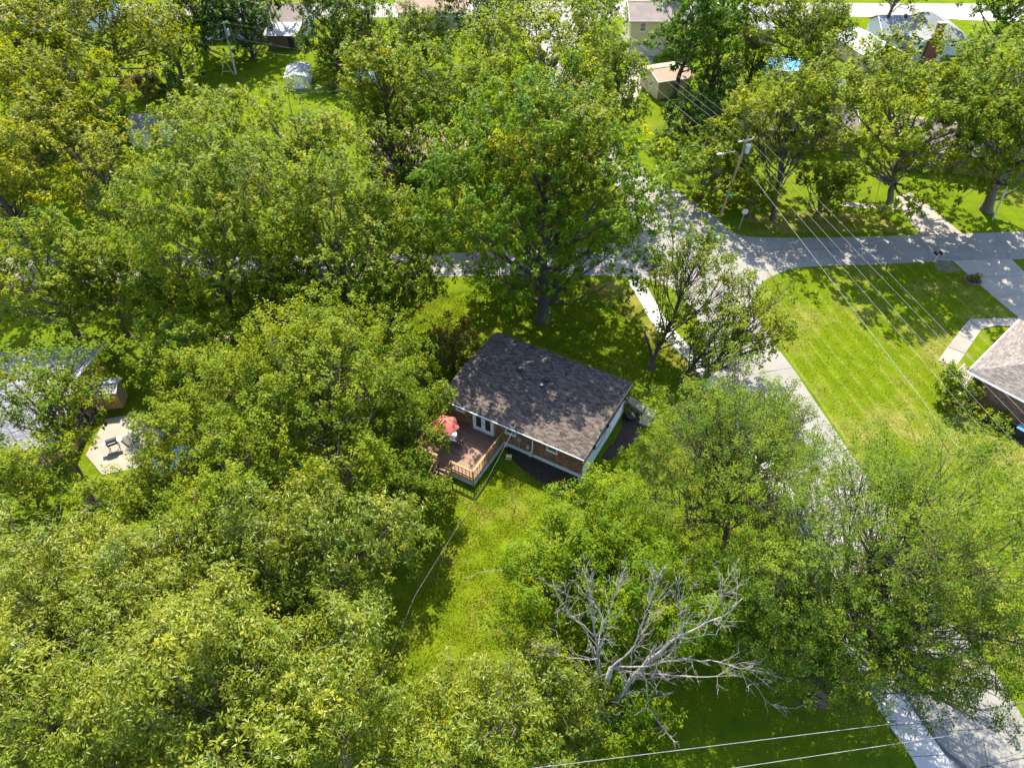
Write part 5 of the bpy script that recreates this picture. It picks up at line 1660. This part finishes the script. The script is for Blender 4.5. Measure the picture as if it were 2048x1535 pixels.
    axis = unit(d3 * 0.45 + perp * 0.85 + np.array([0, 0, -droop]) + rng.normal(0, jit * 0.5, (n, cnt, 3)))
    nr = unit(np.array([0, 0, 0.6]) + SUNV * 0.55 + q[:, None, :] * 0.35 + d3 * 0.15 + rng.normal(0, jit * 0.62, (n, cnt, 3)))      # leaves turn towards the light
    size = rng.uniform(0.72, 1.2, (n, cnt))
    tt = ctint[:, None] + rng.normal(0, 0.10, (n, cnt))
    me = leaf_mesh('crown', start.reshape(-1, 3).astype(np.float32), axis.reshape(-1, 3), nr.reshape(-1, 3), (ll * size).ravel(), (lw * size).ravel(), tt.ravel(), mat or lm, far=dist > 62)
    o = bpy.data.objects.new('crown', me)
    COL.objects.link(o); o.parent = root
    # wood
    wd = Wood()
    H = zc + hz
    tr = trunk_r or (0.022 * H + 0.02 * R)
    fz = fork if fork is not None else max(0.15 * H, (zc - hz * 0.75))
    top = C + np.array([0, 0, hz * 0.35])
    ctrl = np.array([C[0] * 0.25, C[1] * 0.25, fz])
    tp = bez(np.array([0, 0, -0.2]), ctrl, top, 12) + np.concatenate([np.zeros((2, 3)), rng.normal(0, 0.05 * R / 5, (10, 3))])
    rr = tr * np.linspace(1, 0.28, 12) ** 0.9; rr[0] *= 1.5; rr[1] *= 1.12
    wd.tube(tp, rr, None, 9)
    order = np.argsort(lc[:, 2])
    for j in order:
        hgt = lc[j, 2]
        f = np.clip((max(fz * 0.8, hgt - 0.55 * np.linalg.norm(lc[j, :2] - C[:2]) - 0.8)) / max(0.1, top[2]), 0.18, 0.9)
        i0 = int(f * 11)
        a = tp[i0]
        e = lc[j] + ld[j] * lr[j] * 0.35
        mid = a * 0.45 + e * 0.55 + np.array([0, 0, -0.06 * np.linalg.norm(e - a)]) + rng.normal(0, 0.12 * lr[j], 3)
        bp = bez(a, mid, e, 7) + np.concatenate([np.zeros((1, 3)), rng.normal(0, 0.035 * lr[j], (6, 3))])
        wd.tube(bp, min(rr[i0] * 0.6, tr * 0.32), 0.02 * sc, 6)
        kk = np.where(li == j)[0]
        if len(kk):
            for c in rng.choice(kk, min(len(kk), int((10 if sp in ('fine', 'sparse') else 4) + 5 * bare)), replace=False):
                s0 = bp[rng.integers(2, 7)]
                m2 = (s0 + pos[c]) / 2 + rng.normal(0, 0.08, 3)
                wd.tube(bez(s0, m2, pos[c] + d[c] * ss * 0.4, 4), 0.03 * sc ** 0.5, 0.008, 4)
    wd.build('trunk', bark, root)
    return root


# label, species, crown centre pixel, height of crown centre, radius, half height, extras
T = tree
# --- the big central trees
T('maple_tree', 'huge deep green shade tree standing directly behind the brick house', 'deep', 1088, 385, 11.8, 11.2, 9.8, base=(1085, 640), trunk_r=0.62, lobes=40, lai=1.05, gaps=0.0, zmin=-0.95, tint=0.14)
T('maple_tree', 'tall shade tree with yellowing top reaching up in front of the huge central tree', 'gold', 1120, 325, 15.5, 5.0, 5.0, base=(1110, 600), tint=0.02, lai=0.9, trunk_r=0.3)
T('maple_tree', 'broad bright tree crown behind the huge central tree, below the far junction', 'maple', 1085, 160, 12.5, 10.4, 8.8, tint=0.08, lobes=36)
T('maple_tree', 'rounded bright tree between the huge central tree and the utility wires', 'maple', 1205, 215, 10.0, 4.8, 6.5, tint=0.02)
T('maple_tree', 'spiky yellow green tree left of the huge central tree by the small trailer', 'maple', 770, 190, 10.5, 5.4, 8.0, tint=0.12, lobe_r=(0.2, 0.36), lobes=30)
T('maple_tree', 'loose shaded tree beside the red brown house', 'sparse', 800, 310, 6.5, 5.2, 5.5, lai=1.5, tint=-0.08)
T('maple_tree', 'dense green tree filling the gap between the red brown house and the huge central tree', 'maple', 900, 250, 9.0, 5.5, 7.5, tint=-0.05)
# --- left centre
T('maple_tree', 'large maple left of centre with forked trunk showing below its crown', 'maple', 450, 470, 11.5, 8.0, 8.8, base=(475, 695), trunk_r=0.42, lobes=34, fork=4.5, tint=0.0)
T('maple_tree', 'wide maple between the forked maple and the huge central tree', 'maple', 690, 500, 9.0, 7.6, 7.6, base=(700, 690), lobes=30, tint=0.0)
T('maple_tree', 'pale green maple crown rising behind the forked maple', 'maple', 600, 325, 10.0, 6.4, 6.2, tint=0.07)
T('maple_tree', 'yellow green maple in front of the small grey outbuilding', 'maple', 430, 310, 9.5, 6.4, 6.0, tint=0.08)
T('maple_tree', 'small maple with low limbs reaching right towards the brick house', 'maple', 800, 590, 5.0, 3.8, 4.2, base=(760, 690), lai=0.9, tint=-0.02)
T('maple_tree', 'bright maple at the left edge just in front of the street', 'maple', 95, 565, 6.5, 6.0, 5, tint=0.1)
T('maple_tree', 'bright bushy maple in front of the slim roadside pole', 'maple', 335, 600, 6.0, 3.8, 4.4, tint=0.06, gaps=0.1)
T('maple_tree', 'dense maple right behind the cedar house', 'maple', 400, 715, 6.0, 4.8, 4.6, tint=-0.02)
T('maple_tree', 'full maple between the left edge street tree and the forked maple', 'maple', 205, 570, 6.5, 4.0, 4.4, tint=0.04, lai=0.9)
T('maple_tree', 'shaded maple under the wide maple left of the central trunk', 'maple', 600, 650, 5.5, 4.6, 4.6, tint=-0.08)
T('maple_tree', 'dark maple filling the gap below the forked maple trunk', 'maple', 540, 720, 5.0, 3.6, 4.2, tint=-0.06)
T('maple_tree', 'low maple by the left end of the brick house', 'maple', 800, 730, 4.4, 3.2, 3.8, tint=0.0)
# --- top left
T('shade_tree', 'leaning dark trunked tree beside the russet bush at top left', 'gold', 240, 70, 11.5, 8.4, 7.0, base=(246, 186), trunk_r=0.5, tint=-0.12, fork=6, gaps=0.1)
T('shade_tree', 'straight dark trunked tree in front of the faded brown roof', 'gold', 120, 20, 11.0, 6.0, 5.5, base=(136, 98), trunk_r=0.5, tint=-0.2, gaps=0.15)
T('shade_tree', 'yellowing tree touching the top left edge of the view', 'gold', 45, 100, 10.0, 7.8, 7.0, tint=0.05)
T('shade_tree', 'broad yellow green tree below the leaning dark trunked tree', 'gold', 112, 205, 9.5, 7.8, 6.0, tint=-0.02, lobes=30)
T('shade_tree', 'golden tree with several bare dark stems on the left lawn', 'gold', 105, 280, 9.5, 6.0, 4.2, base=(85, 380), tint=0.0, fork=4, gaps=0.15)
T('shade_tree', 'golden orange tree cut by the left edge above the street', 'gold', -5, 380, 9.0, 5.2, 5.6, tint=0.18)
T('shade_tree', 'slender leaning roadside tree with a thin curved trunk', 'gold', 215, 350, 9.5, 3.8, 5.0, base=(257, 538), lai=0.5, tint=-0.05, trunk_r=0.2, gaps=0.1)
T('shade_tree', 'thin roadside tree beside the slim pole, leaves hanging over the street', 'maple', 262, 440, 6.5, 2.6, 3.4, base=(266, 535), lai=0.8, tint=0.05, trunk_r=0.14)
T('shade_tree', 'light green tree between the leaning tree and the dark drooping trees', 'maple', 335, 60, 7.5, 5.0, 6.5, tint=0.0)
T('spruce_tree', 'dark drooping blue green tree behind the back utility pole', 'blue', 415, 45, 6.5, 6.4, 7.5, base=(405, 90), tint=-0.05, zmin=-0.9)
T('spruce_tree', 'dark drooping tree over the white sided house', 'blue', 488, 42, 6.0, 5.4, 6.5, tint=0.05, zmin=-0.9)
T('shade_tree', 'dark tree overhanging the right end of the lean to shed', 'blue', 668, 40, 6.5, 6.2, 7.0, tint=0.12, zmin=-0.8)
T('shade_tree', 'rounded mid green tree above the metal shed wires', 'maple', 740, 65, 7.0, 5.0, 6.2, tint=-0.12)
T('shade_tree', 'feathery green tree in front of the tan roofed house', 'fine', 850, 78, 5.0, 4.4, 4.6, lai=2.0, tint=0.1)
T('shade_tree', 'dark green tree left of the far junction', 'blue', 975, 35, 8.0, 6.4, 7.0, tint=0.08)
T('shade_tree', 'slim trunked tree beyond the lean to roof at the far street', 'deep', 535, -12, 8.0, 3.6, 4.0, base=(537, 24))
T('small_tree', 'small bushy tree below the lean to shed at right', 'maple', 672, 105, 3.0, 3.2, 3.0, tint=-0.05)
# --- top right
T('shade_tree', 'dark blue green tree right of the far junction', 'blue', 1190, 30, 6.5, 3.9, 5, tint=0.03)
T('shade_tree', 'large dark tree between the pale yellow house and the tan garage', 'deep', 1392, 75, 11.0, 5.6, 7.5, base=(1347, 192), trunk_r=0.4, tint=-0.08)
T('shade_tree', 'tall green tree right of the pale yellow house', 'deep', 1450, 40, 10.0, 4.8, 6.5, tint=-0.02)
T('shade_tree', 'tall airy tree with grey forked limbs above the pool', 'sparse', 1585, 55, 10.5, 8.0, 8.0, base=(1610, 140), lai=1.35, tint=0.04, trunk_r=0.34)
T('shade_tree', 'bright tree beside the white roofed tan garage', 'sparse', 1650, 70, 8.5, 4.0, 6.0, lai=1.2, tint=0.0)
T('shade_tree', 'dark dense tree at the top edge right of centre', 'deep', 1350, -30, 8.0, 4.5, 5, tint=0.0)
T('shade_tree', 'broad tree at the top edge behind the grey roofed house', 'maple', 1800, -28, 7.5, 4.2, 3.6, tint=-0.08)
T('shade_tree', 'big green tree in the top right corner', 'deep', 2025, -5, 9.0, 6.0, 6.5, tint=0.08)
T('shade_tree', 'dense tree at the right edge below the top right corner tree', 'maple', 2010, 150, 9.0, 6.2, 6.0, tint=-0.02)
T('round_tree', 'round dark grey green tree right of the tan garage', 'blue', 1436, 185, 4.3, 4.5, 4.2, tint=0.12, zmin=-0.8)
T('small_tree', 'dark shrubby tree under the utility wires left of the round tree', 'blue', 1375, 245, 3.5, 4.3, 3.4, tint=-0.02, zmin=-0.8)
T('small_tree', 'dense green small tree directly left of the corner utility pole', 'maple', 1415, 335, 3.9, 5.5, 4.0, tint=-0.08, zmin=-0.8)
T('shade_tree', 'tall loose tree right of the corner utility pole', 'sparse', 1565, 250, 9.0, 6.2, 8.0, base=(1545, 440), lai=1.7, tint=0.1, trunk_r=0.26)
T('small_tree', 'low bright limbs hanging beside the corner road sign', 'maple', 1512, 385, 3.2, 2.3, 2.6, tint=0.12)
T('shade_tree', 'very broad bright tree overhanging the street with a thick leaning trunk', 'maple', 1800, 262, 10.5, 10.2, 6.3, base=(1768, 428), trunk_r=0.42, lobes=38, tint=0.12, lai=1.15)
T('small_tree', 'low shaded tree left of the thick leaning trunk', 'maple', 1650, 385, 3.4, 3.2, 3.0, tint=0.0)
T('shade_tree', 'tall tree on a thick dark trunk at the right edge across the street', 'maple', 2010, 275, 10.5, 8.0, 8.0, base=(1972, 420), trunk_r=0.62, tint=-0.02, lai=1.15)
T('shade_tree', 'airy young tree behind the pool and the loose roadside tree', 'sparse', 1505, 130, 6.0, 3.6, 4.4, lai=1.5, tint=-0.05)
T('shade_tree', 'bushy green tree between the round tree and the tan garage with the white roof', 'maple', 1630, 180, 5.5, 3.5, 4.0, tint=-0.1)
# --- beside the house
T('small_tree', 'spindly tree with a broken stub beside the right end of the brick house', 'sparse', 1385, 560, 7.5, 4.4, 5.2, base=(1300, 738), lai=1.15, trunk_r=0.24, fork=3.0, tint=0.0, gaps=0.1)
T('small_tree', 'sparse tree hanging over the street curve near the mown lawn', 'sparse', 1500, 650, 5.5, 3.8, 4.0, base=(1400, 770), lai=1.1, tint=0.08, gaps=0.1)
T('small_tree', 'sparse yellow green tree above the pale walk at the street bend', 'sparse', 1420, 700, 4.5, 3.2, 3.2, base=(1360, 770), lai=0.8, gaps=0.1)
T('russet_shrub', 'tall russet and green shrub against the back left corner of the brick house', 'red', 905, 705, 1.9, 2.4, 2.2, cat='shrub', base=(905, 735))
T('russet_shrub', 'russet grass like bush beside the leaning dark trunked tree', 'red', 285, 178, 1.6, 2.2, 1.9, cat='shrub', tint=0.3)
T('shrub', 'dark shrub right of the russet bush at top left', 'blue', 335, 165, 1.8, 2.6, 2.0, cat='shrub', tint=0.1)
T('shrub', 'dark shrub left of the small grey outbuilding', 'blue', 212, 262, 2.0, 3.0, 2.4, cat='shrub', tint=0.05)
T('shrub', 'glossy green shrub at the corner of the brick house with the hip roof', 'bush', 1912, 778, 1.5, 1.75, 1.6, cat='shrub', tint=-0.05)
T('shrub', 'bright leafy plant against the shaded brick wall left of the bin', 'bush', 1966, 828, 0.55, 0.7, 0.6, cat='shrub', tint=0.25)
T('shrub', 'low leafy plant beside the dark bin', 'bush', 2000, 842, 0.5, 0.7, 0.55, cat='shrub', tint=0.0)
T('shrub', 'small weedy plant in front of the metal shed', 'bush', 665, 172, 0.8, 1.3, 0.9, cat='shrub', tint=0.1)
T('shrub', 'flowering bed shrub between the walk and the hip roof', 'bush', 2005, 690, 0.5, 0.9, 0.6, cat='shrub', tint=0.1)
T('shrub', 'tuft of strappy leaves in the round planting ring', 'bush', 1946, 556, 0.45, 0.5, 0.5, cat='shrub', tint=-0.1)
T('shrub', 'clipped dark shrub at the end wall of the brick house near the steps', 'blue', 1253, 808, 1.0, 0.45, 0.9, cat='shrub', tint=0.1)
# --- front left mass
T('maple_tree', 'very broad bright tree hiding the yard left of the deck', 'maple', 655, 800, 9.0, 7.4, 6.4, lobes=34, tint=0.05)
T('maple_tree', 'narrow darker tree pressing against the deck and umbrella', 'maple', 800, 850, 6.4, 3.3, 5.6, tint=-0.06)
T('maple_tree', 'bright tree between the cedar house patio and the broad tree left of the deck', 'maple', 445, 850, 7.5, 4.8, 5.4, tint=0.05)
T('maple_tree', 'loose tree whose limbs cross the pale grey roof at left', 'maple', 110, 815, 8.0, 4.4, 4.4, base=(185, 1010), lai=0.8, tint=-0.02, bare=1, gaps=0.12)
T('maple_tree', 'green tree at the left edge below the cedar house', 'maple', 50, 1010, 7.0, 4.0, 4.6, tint=-0.02)
T('maple_tree', 'leafy tree just below the tan patio', 'maple', 300, 1010, 6.5, 3.4, 4.2, lai=0.85, tint=0.0)
T('maple_tree', 'tree left of the sunny back yard with grey dead twigs near its top', 'maple', 480, 1010, 8.0, 4.4, 5.2, tint=0.02)
T('maple_tree', 'full tree bordering the sunny back yard on its left', 'walnut', 650, 1125, 8.5, 5.0, 5.8, tint=-0.06)
T('maple_tree', 'shaded tree directly left of the deck stairs', 'maple', 800, 985, 4.5, 3.0, 3.6, tint=-0.08)
T('walnut_tree', 'broad yellow green tree at the left edge above the bottom corner', 'walnut', 140, 1215, 9.0, 4.8, 5.4, tint=0.08)
T('walnut_tree', 'yellow green tree right of the covered boat at the left edge', 'walnut', 330, 1215, 8.5, 4.6, 5.4, tint=0.08)
T('walnut_tree', 'drooping leaved tree filling the bottom left corner', 'walnut', 120, 1450, 11.0, 5.6, 5.6, tint=0.06)
T('walnut_tree', 'large drooping leaved tree at the bottom edge left of the back yard', 'walnut', 400, 1420, 11.5, 5.8, 5.6, tint=0.04, lobes=30)
T('walnut_tree', 'drooping leaved tree at the bottom edge touching the shaded yard', 'walnut', 640, 1420, 10.0, 4.6, 5.2, tint=0.03)
T('walnut_tree', 'dark leaved gap tree between the bordering tree and the large drooping tree', 'walnut', 500, 1235, 6.5, 4.2, 4.6, tint=-0.14)
T('walnut_tree', 'pale glossy leaved tree at the bottom centre of the back yard', 'walnut', 950, 1480, 8.0, 4.0, 4.0, tint=0.02)
# --- front right
T('ash_tree', 'bright green tree in front of the right end of the brick house', 'ash', 1180, 1075, 6.0, 3.7, 4.6, tint=0.08)
T('ash_tree', 'bright green tree at the right edge of the sunny back yard', 'ash', 1115, 1165, 5.6, 3.8, 4.4, tint=0.05)
T('ash_tree', 'green tree behind the bare dead limbs', 'ash', 1275, 1190, 5.0, 4.2, 4.2, tint=0.0)
T('ash_tree', 'leafy tree right of the bare dead limbs', 'ash', 1420, 1215, 5.0, 3.8, 4.0, tint=-0.02)
T('ash_tree', 'green saplings tangled round the foot of the dead tree', 'ash', 1235, 1430, 2.6, 3.0, 2.5, tint=-0.02, lai=0.8)
T('ash_tree', 'low green tree left of the dead trunk at the bottom edge', 'walnut', 1090, 1400, 4.6, 3.2, 3.6, tint=-0.02)
T('locust_tree', 'airy fine leaved tree in front of the concrete steps', 'fine', 1440, 930, 8.0, 6.2, 5.4, base=(1450, 1100), tint=0.05, lobes=34, bare=1, trunk_r=0.26, lai=1.0, gaps=0.05)
T('locust_tree', 'wide fine leaved tree spreading over the street at right', 'fine', 1775, 1110, 9.5, 8.4, 6.0, base=(1640, 1290), tint=0.0, lobes=46, bare=1, lai=1.05, trunk_r=0.4, fork=3.5, gaps=0.06)
T('locust_tree', 'darker fine leaved tree over the pale walk at lower right', 'fine', 1620, 1265, 6.5, 5.2, 5.2, base=(1640, 1400), tint=-0.12, lai=1.1, lobes=30, gaps=0.2)
T('locust_tree', 'fine leaved limbs hanging low over the street near the bottom right', 'fine', 1800, 1260, 6.5, 4.6, 3.8, base=(1710, 1390), tint=-0.05, lai=0.95, lobes=26, bare=1, gaps=0.05)
T('locust_tree', 'small airy tree between the street bend and the mown lawn', 'fine', 1555, 865, 6.0, 3.5, 4.0, base=(1500, 960), tint=0.06, lai=0.8, lobes=22, bare=1)

# --- grass that stands up: short blades over the lawns in view
def grass_blades(name, poly, n, h, mat):
    xs = np.array(poly); lo, hi = xs.min(0), xs.max(0)
    p = rng.uniform(lo, hi, (int(n * 2.2), 2))
    ins = np.zeros(len(p), bool); k = len(xs)
    for a in range(k):
        x0, y0 = xs[a]; x1, y1 = xs[(a + 1) % k]
        c = ((y0 > p[:, 1]) != (y1 > p[:, 1])) & (p[:, 0] < (x1 - x0) * (p[:, 1] - y0) / (y1 - y0 + 1e-12) + x0)
        ins ^= c
    p = p[ins]
    dens = np.sin(p[:, 0] * 1.9 + 1.3 * np.sin(p[:, 1] * 0.8)) * np.sin(p[:, 1] * 2.3 + 1.7 * np.sin(p[:, 0] * 0.7)) + rng.normal(0, 0.5, len(p))
    p = p[dens > -0.35][:n]
    m = len(p)
    th = rng.uniform(0, 6.28, m); hh = h * rng.uniform(0.5, 1.5, m); ww = rng.uniform(0.02, 0.06, m)
    v = np.zeros((m, 3, 3), np.float32)
    v[:, 0, 0] = p[:, 0] - np.cos(th) * ww; v[:, 0, 1] = p[:, 1] - np.sin(th) * ww
    v[:, 1, 0] = p[:, 0] + np.cos(th) * ww; v[:, 1, 1] = p[:, 1] + np.sin(th) * ww
    v[:, 2, :2] = p + rng.normal(0, 0.07, (m, 2)); v[:, 2, 2] = hh
    me = bpy.data.meshes.new(name)
    me.vertices.add(m * 3); me.vertices.foreach_set('co', v.ravel())
    me.loops.add(m * 3); me.loops.foreach_set('vertex_index', np.arange(m * 3, dtype=np.int32))
    me.polygons.add(m); me.polygons.foreach_set('loop_start', np.arange(m, dtype=np.int32) * 3)
    at = me.attributes.new('tint', 'FLOAT', 'FACE')
    at.data.foreach_set('value', np.clip(rng.normal(0.5, 0.22, m), 0, 1).astype(np.float32))
    me.materials.append(mat); me.update(calc_edges=True)
    o = bpy.data.objects.new(name, me); COL.objects.link(o); o['kind'] = 'stuff'; TRI[0] += m
    o['label'] = 'short uneven grass blades'
    return o


M['blade'] = leaf_mat('grass blade', [(0.0, (0.050, 0.085, 0.004)), (0.5, (0.098, 0.128, 0.004)), (0.85, (0.145, 0.150, 0.006)), (1.0, (0.22, 0.16, 0.04))], trans=0.3, rough=0.8, spec=0.0)
grass_blades('grass', [(-9, 13.5), (9, 13.5), (10, 24), (9, 31), (4.5, 33.5), (-2.6, 36.5), (-3.6, 33.4), (-8, 33), (-9, 26)], 70000, 0.065, M['blade'])
grass_blades('grass', px_poly([(700, 600), (1000, 575), (1240, 580), (1290, 650), (1380, 745), (1420, 800), (1300, 790), (1275, 765), (990, 655), (860, 700), (700, 700)]), 45000, 0.07, M['blade'])
grass_blades('grass', px_poly([(1540, 600), (1545, 562), (1620, 540), (1900, 530), (2030, 632), (1940, 640), (1870, 725), (1930, 800), (2048, 910), (2048, 1500), (1800, 1040), (1640, 798), (1595, 735)]), 50000, 0.05, M['blade'])

# --- the dead tree
db = P(1188, 1480)
dead = thing('dead_tree', 'bare dead grey tree with spreading leafless limbs near the bottom edge', 'tree', tuple(db))
DW = Wood()


def limb(pts, r0, r1, depth=2, twig=1.0):
    r0, r1, twig = r0 * 0.55, r1 * 0.7, twig * 1.35
    w_ = np.array([tuple(P(x, y, z) - db) for x, y, z in pts])
    d_ = np.concatenate([[0], np.cumsum(np.linalg.norm(np.diff(w_, axis=0), axis=1))])
    t = np.linspace(0, d_[-1], max(5, int(d_[-1] / 0.45)))
    q_ = np.stack([np.interp(t, d_, w_[:, k]) for k in range(3)], 1)
    q_[1:-1] += rng.normal(0, 0.035, q_[1:-1].shape)
    DW.tube(q_, r0, r1, 7)
    side(q_, r0, r1, depth, twig)


def side(q_, r0, r1, depth, twig):
    if depth == 0: return
    L_ = np.linalg.norm(np.diff(q_, axis=0), axis=1).sum()
    for k in range(int(L_ * 1.5 * twig) + 1):
        f = rng.uniform(0.25, 0.98)
        i = int(f * (len(q_) - 1)); a = q_[i]
        tan = unit(q_[min(i + 1, len(q_) - 1)] - q_[max(0, i - 1)])
        dirn = unit(tan * 0.8 + rng.normal(0, 0.55, 3) + np.array([0, 0, 0.25]))
        ln_ = rng.uniform(0.4, 1.0) * (2.7 if depth == 2 else 1.0) * (1.1 - 0.5 * f)
        n_ = 6
        p_ = a + dirn * np.linspace(0, ln_, n_)[:, None]
        p_[1:] += np.cumsum(rng.normal(0, 0.045, (n_ - 1, 3)), 0) + np.linspace(0, 0.14, n_ - 1)[:, None] * np.array([0, 0, 1])
        rr = max(0.013, (r0 + (r1 - r0) * f) * 0.42)
        DW.tube(p_, rr, 0.008, 4)
        side(p_, rr, 0.006, depth - 1, 1.2)


DW.tube([tuple(P(x, y, z) - db) for x, y, z in ((1188, 1482, -.1), (1192, 1455, 1.2), (1200, 1415, 3.0), (1212, 1370, 5.0), (1222, 1335, 6.6))], 0.33, 0.13, 10)
limb([(1196, 1440, 2.0), (1228, 1410, 3.6), (1262, 1355, 6.0), (1300, 1318, 7.4), (1361, 1273, 8.8), (1404, 1250, 9.6), (1455, 1227, 10.4), (1486, 1195, 11.2)], 0.32, 0.02, twig=1.2)
limb([(1203, 1400, 3.6), (1200, 1340, 6.2), (1191, 1273, 8.2), (1186, 1220, 9.6), (1179, 1187, 10.4), (1168, 1130, 11.4)], 0.20, 0.015, twig=1.5)
limb([(1191, 1273, 8.2), (1150, 1240, 9.2), (1118, 1195, 10.2), (1105, 1160, 10.8)], 0.07, 0.012)
limb([(1222, 1335, 6.6), (1267, 1297, 8.0), (1283, 1250, 9.2), (1302, 1195, 10.6), (1326, 1137, 11.8)], 0.11, 0.012, twig=1.4)
limb([(1194, 1316, 6.8), (1140, 1316, 7.3), (1100, 1310, 7.6), (1068, 1292, 8.2)], 0.06, 0.012)
limb([(1222, 1335, 6.6), (1287, 1330, 7.2), (1357, 1316, 7.9), (1447, 1324, 8.2), (1498, 1340, 8.2), (1556, 1346, 8.4)], 0.10, 0.014)
limb([(1396, 1353, 6.8), (1450, 1350, 7.0), (1501, 1355, 7.0), (1537, 1406, 6.2), (1560, 1420, 6.0)], 0.055, 0.012)
limb([(1300, 1345, 6.8), (1350, 1352, 6.9), (1396, 1353, 6.8)], 0.065, 0.055, depth=1)
limb([(1222, 1335, 6.6), (1290, 1345, 6.9), (1320, 1355, 6.7), (1353, 1368, 6.5)], 0.06, 0.012)
limb([(1240, 1344, 6.4), (1250, 1380, 5.8), (1265, 1424, 5.0)], 0.045, 0.01, twig=0.6)
limb([(1287, 1340, 7.0), (1298, 1414, 5.4), (1337, 1467, 4.6)], 0.045, 0.01, twig=0.7)
limb([(1215, 1345, 6.4), (1178, 1360, 6.4), (1148, 1370, 6.5)], 0.05, 0.01)
limb([(1212, 1370, 5.2), (1200, 1410, 5.0), (1184, 1445, 4.2)], 0.04, 0.01, twig=0.8)
limb([(1191, 1273, 8.2), (1215, 1235, 9.3), (1228, 1190, 10.4), (1250, 1150, 11.2)], 0.06, 0.01, twig=1.4)
limb([(1361, 1273, 8.8), (1364, 1240, 9.8), (1360, 1200, 10.8), (1380, 1150, 11.6)], 0.05, 0.01, twig=1.3)
limb([(1404, 1250, 9.6), (1440, 1200, 10.8), (1445, 1150, 11.6)], 0.04, 0.01, twig=1.3)
DW.build('trunk', 'deadwood', dead)
# bare grey limbs at the yard edge (two dead saplings) and the broken stub
for lab, pl_ in (('bare grey sapling bending over the yard from the bright trees', [(1058, 1320, 0), (1045, 1300, 2.0), (1002, 1250, 3.6), (990, 1200, 5.0), (986, 1168, 5.8)]),
                 ('bare bleached limb reaching left over the sunny yard', [(1062, 1200, 0), (1048, 1176, 4.0), (1020, 1150, 5.0), (1005, 1141, 5.2), (965, 1141, 5.2), (931, 1154, 5.0)]),
                 ('thin bare pale sapling in the shade beside the mulch bed', [(1032, 1012, 0), (1022, 990, 1.4), (1016, 968, 2.4), (1015, 962, 2.6)])):
    db = P(pl_[0][0], pl_[0][1]); t_ = thing('dead_sapling', lab, 'tree', tuple(db))
    DW = Wood(); limb(pl_, 0.055, 0.012, depth=1, twig=1.0); DW.build('trunk', 'deadwood', t_)
db = P(1300, 736)
st_ = thing('broken_stub', 'dark broken limb stub at the foot of the spindly tree', 'stump', tuple(db))
DW = Wood()
DW.tube([tuple(P(x, y, z) - db) for x, y, z in ((1303, 736, -.1), (1303, 712, 1.2), (1298, 690, 2.4), (1288, 662, 3.8))], 0.17, 0.09, 9)
DW.build('trunk', 'bark_dark', st_)
print('TRIANGLES in wood and leaves', TRI[0])
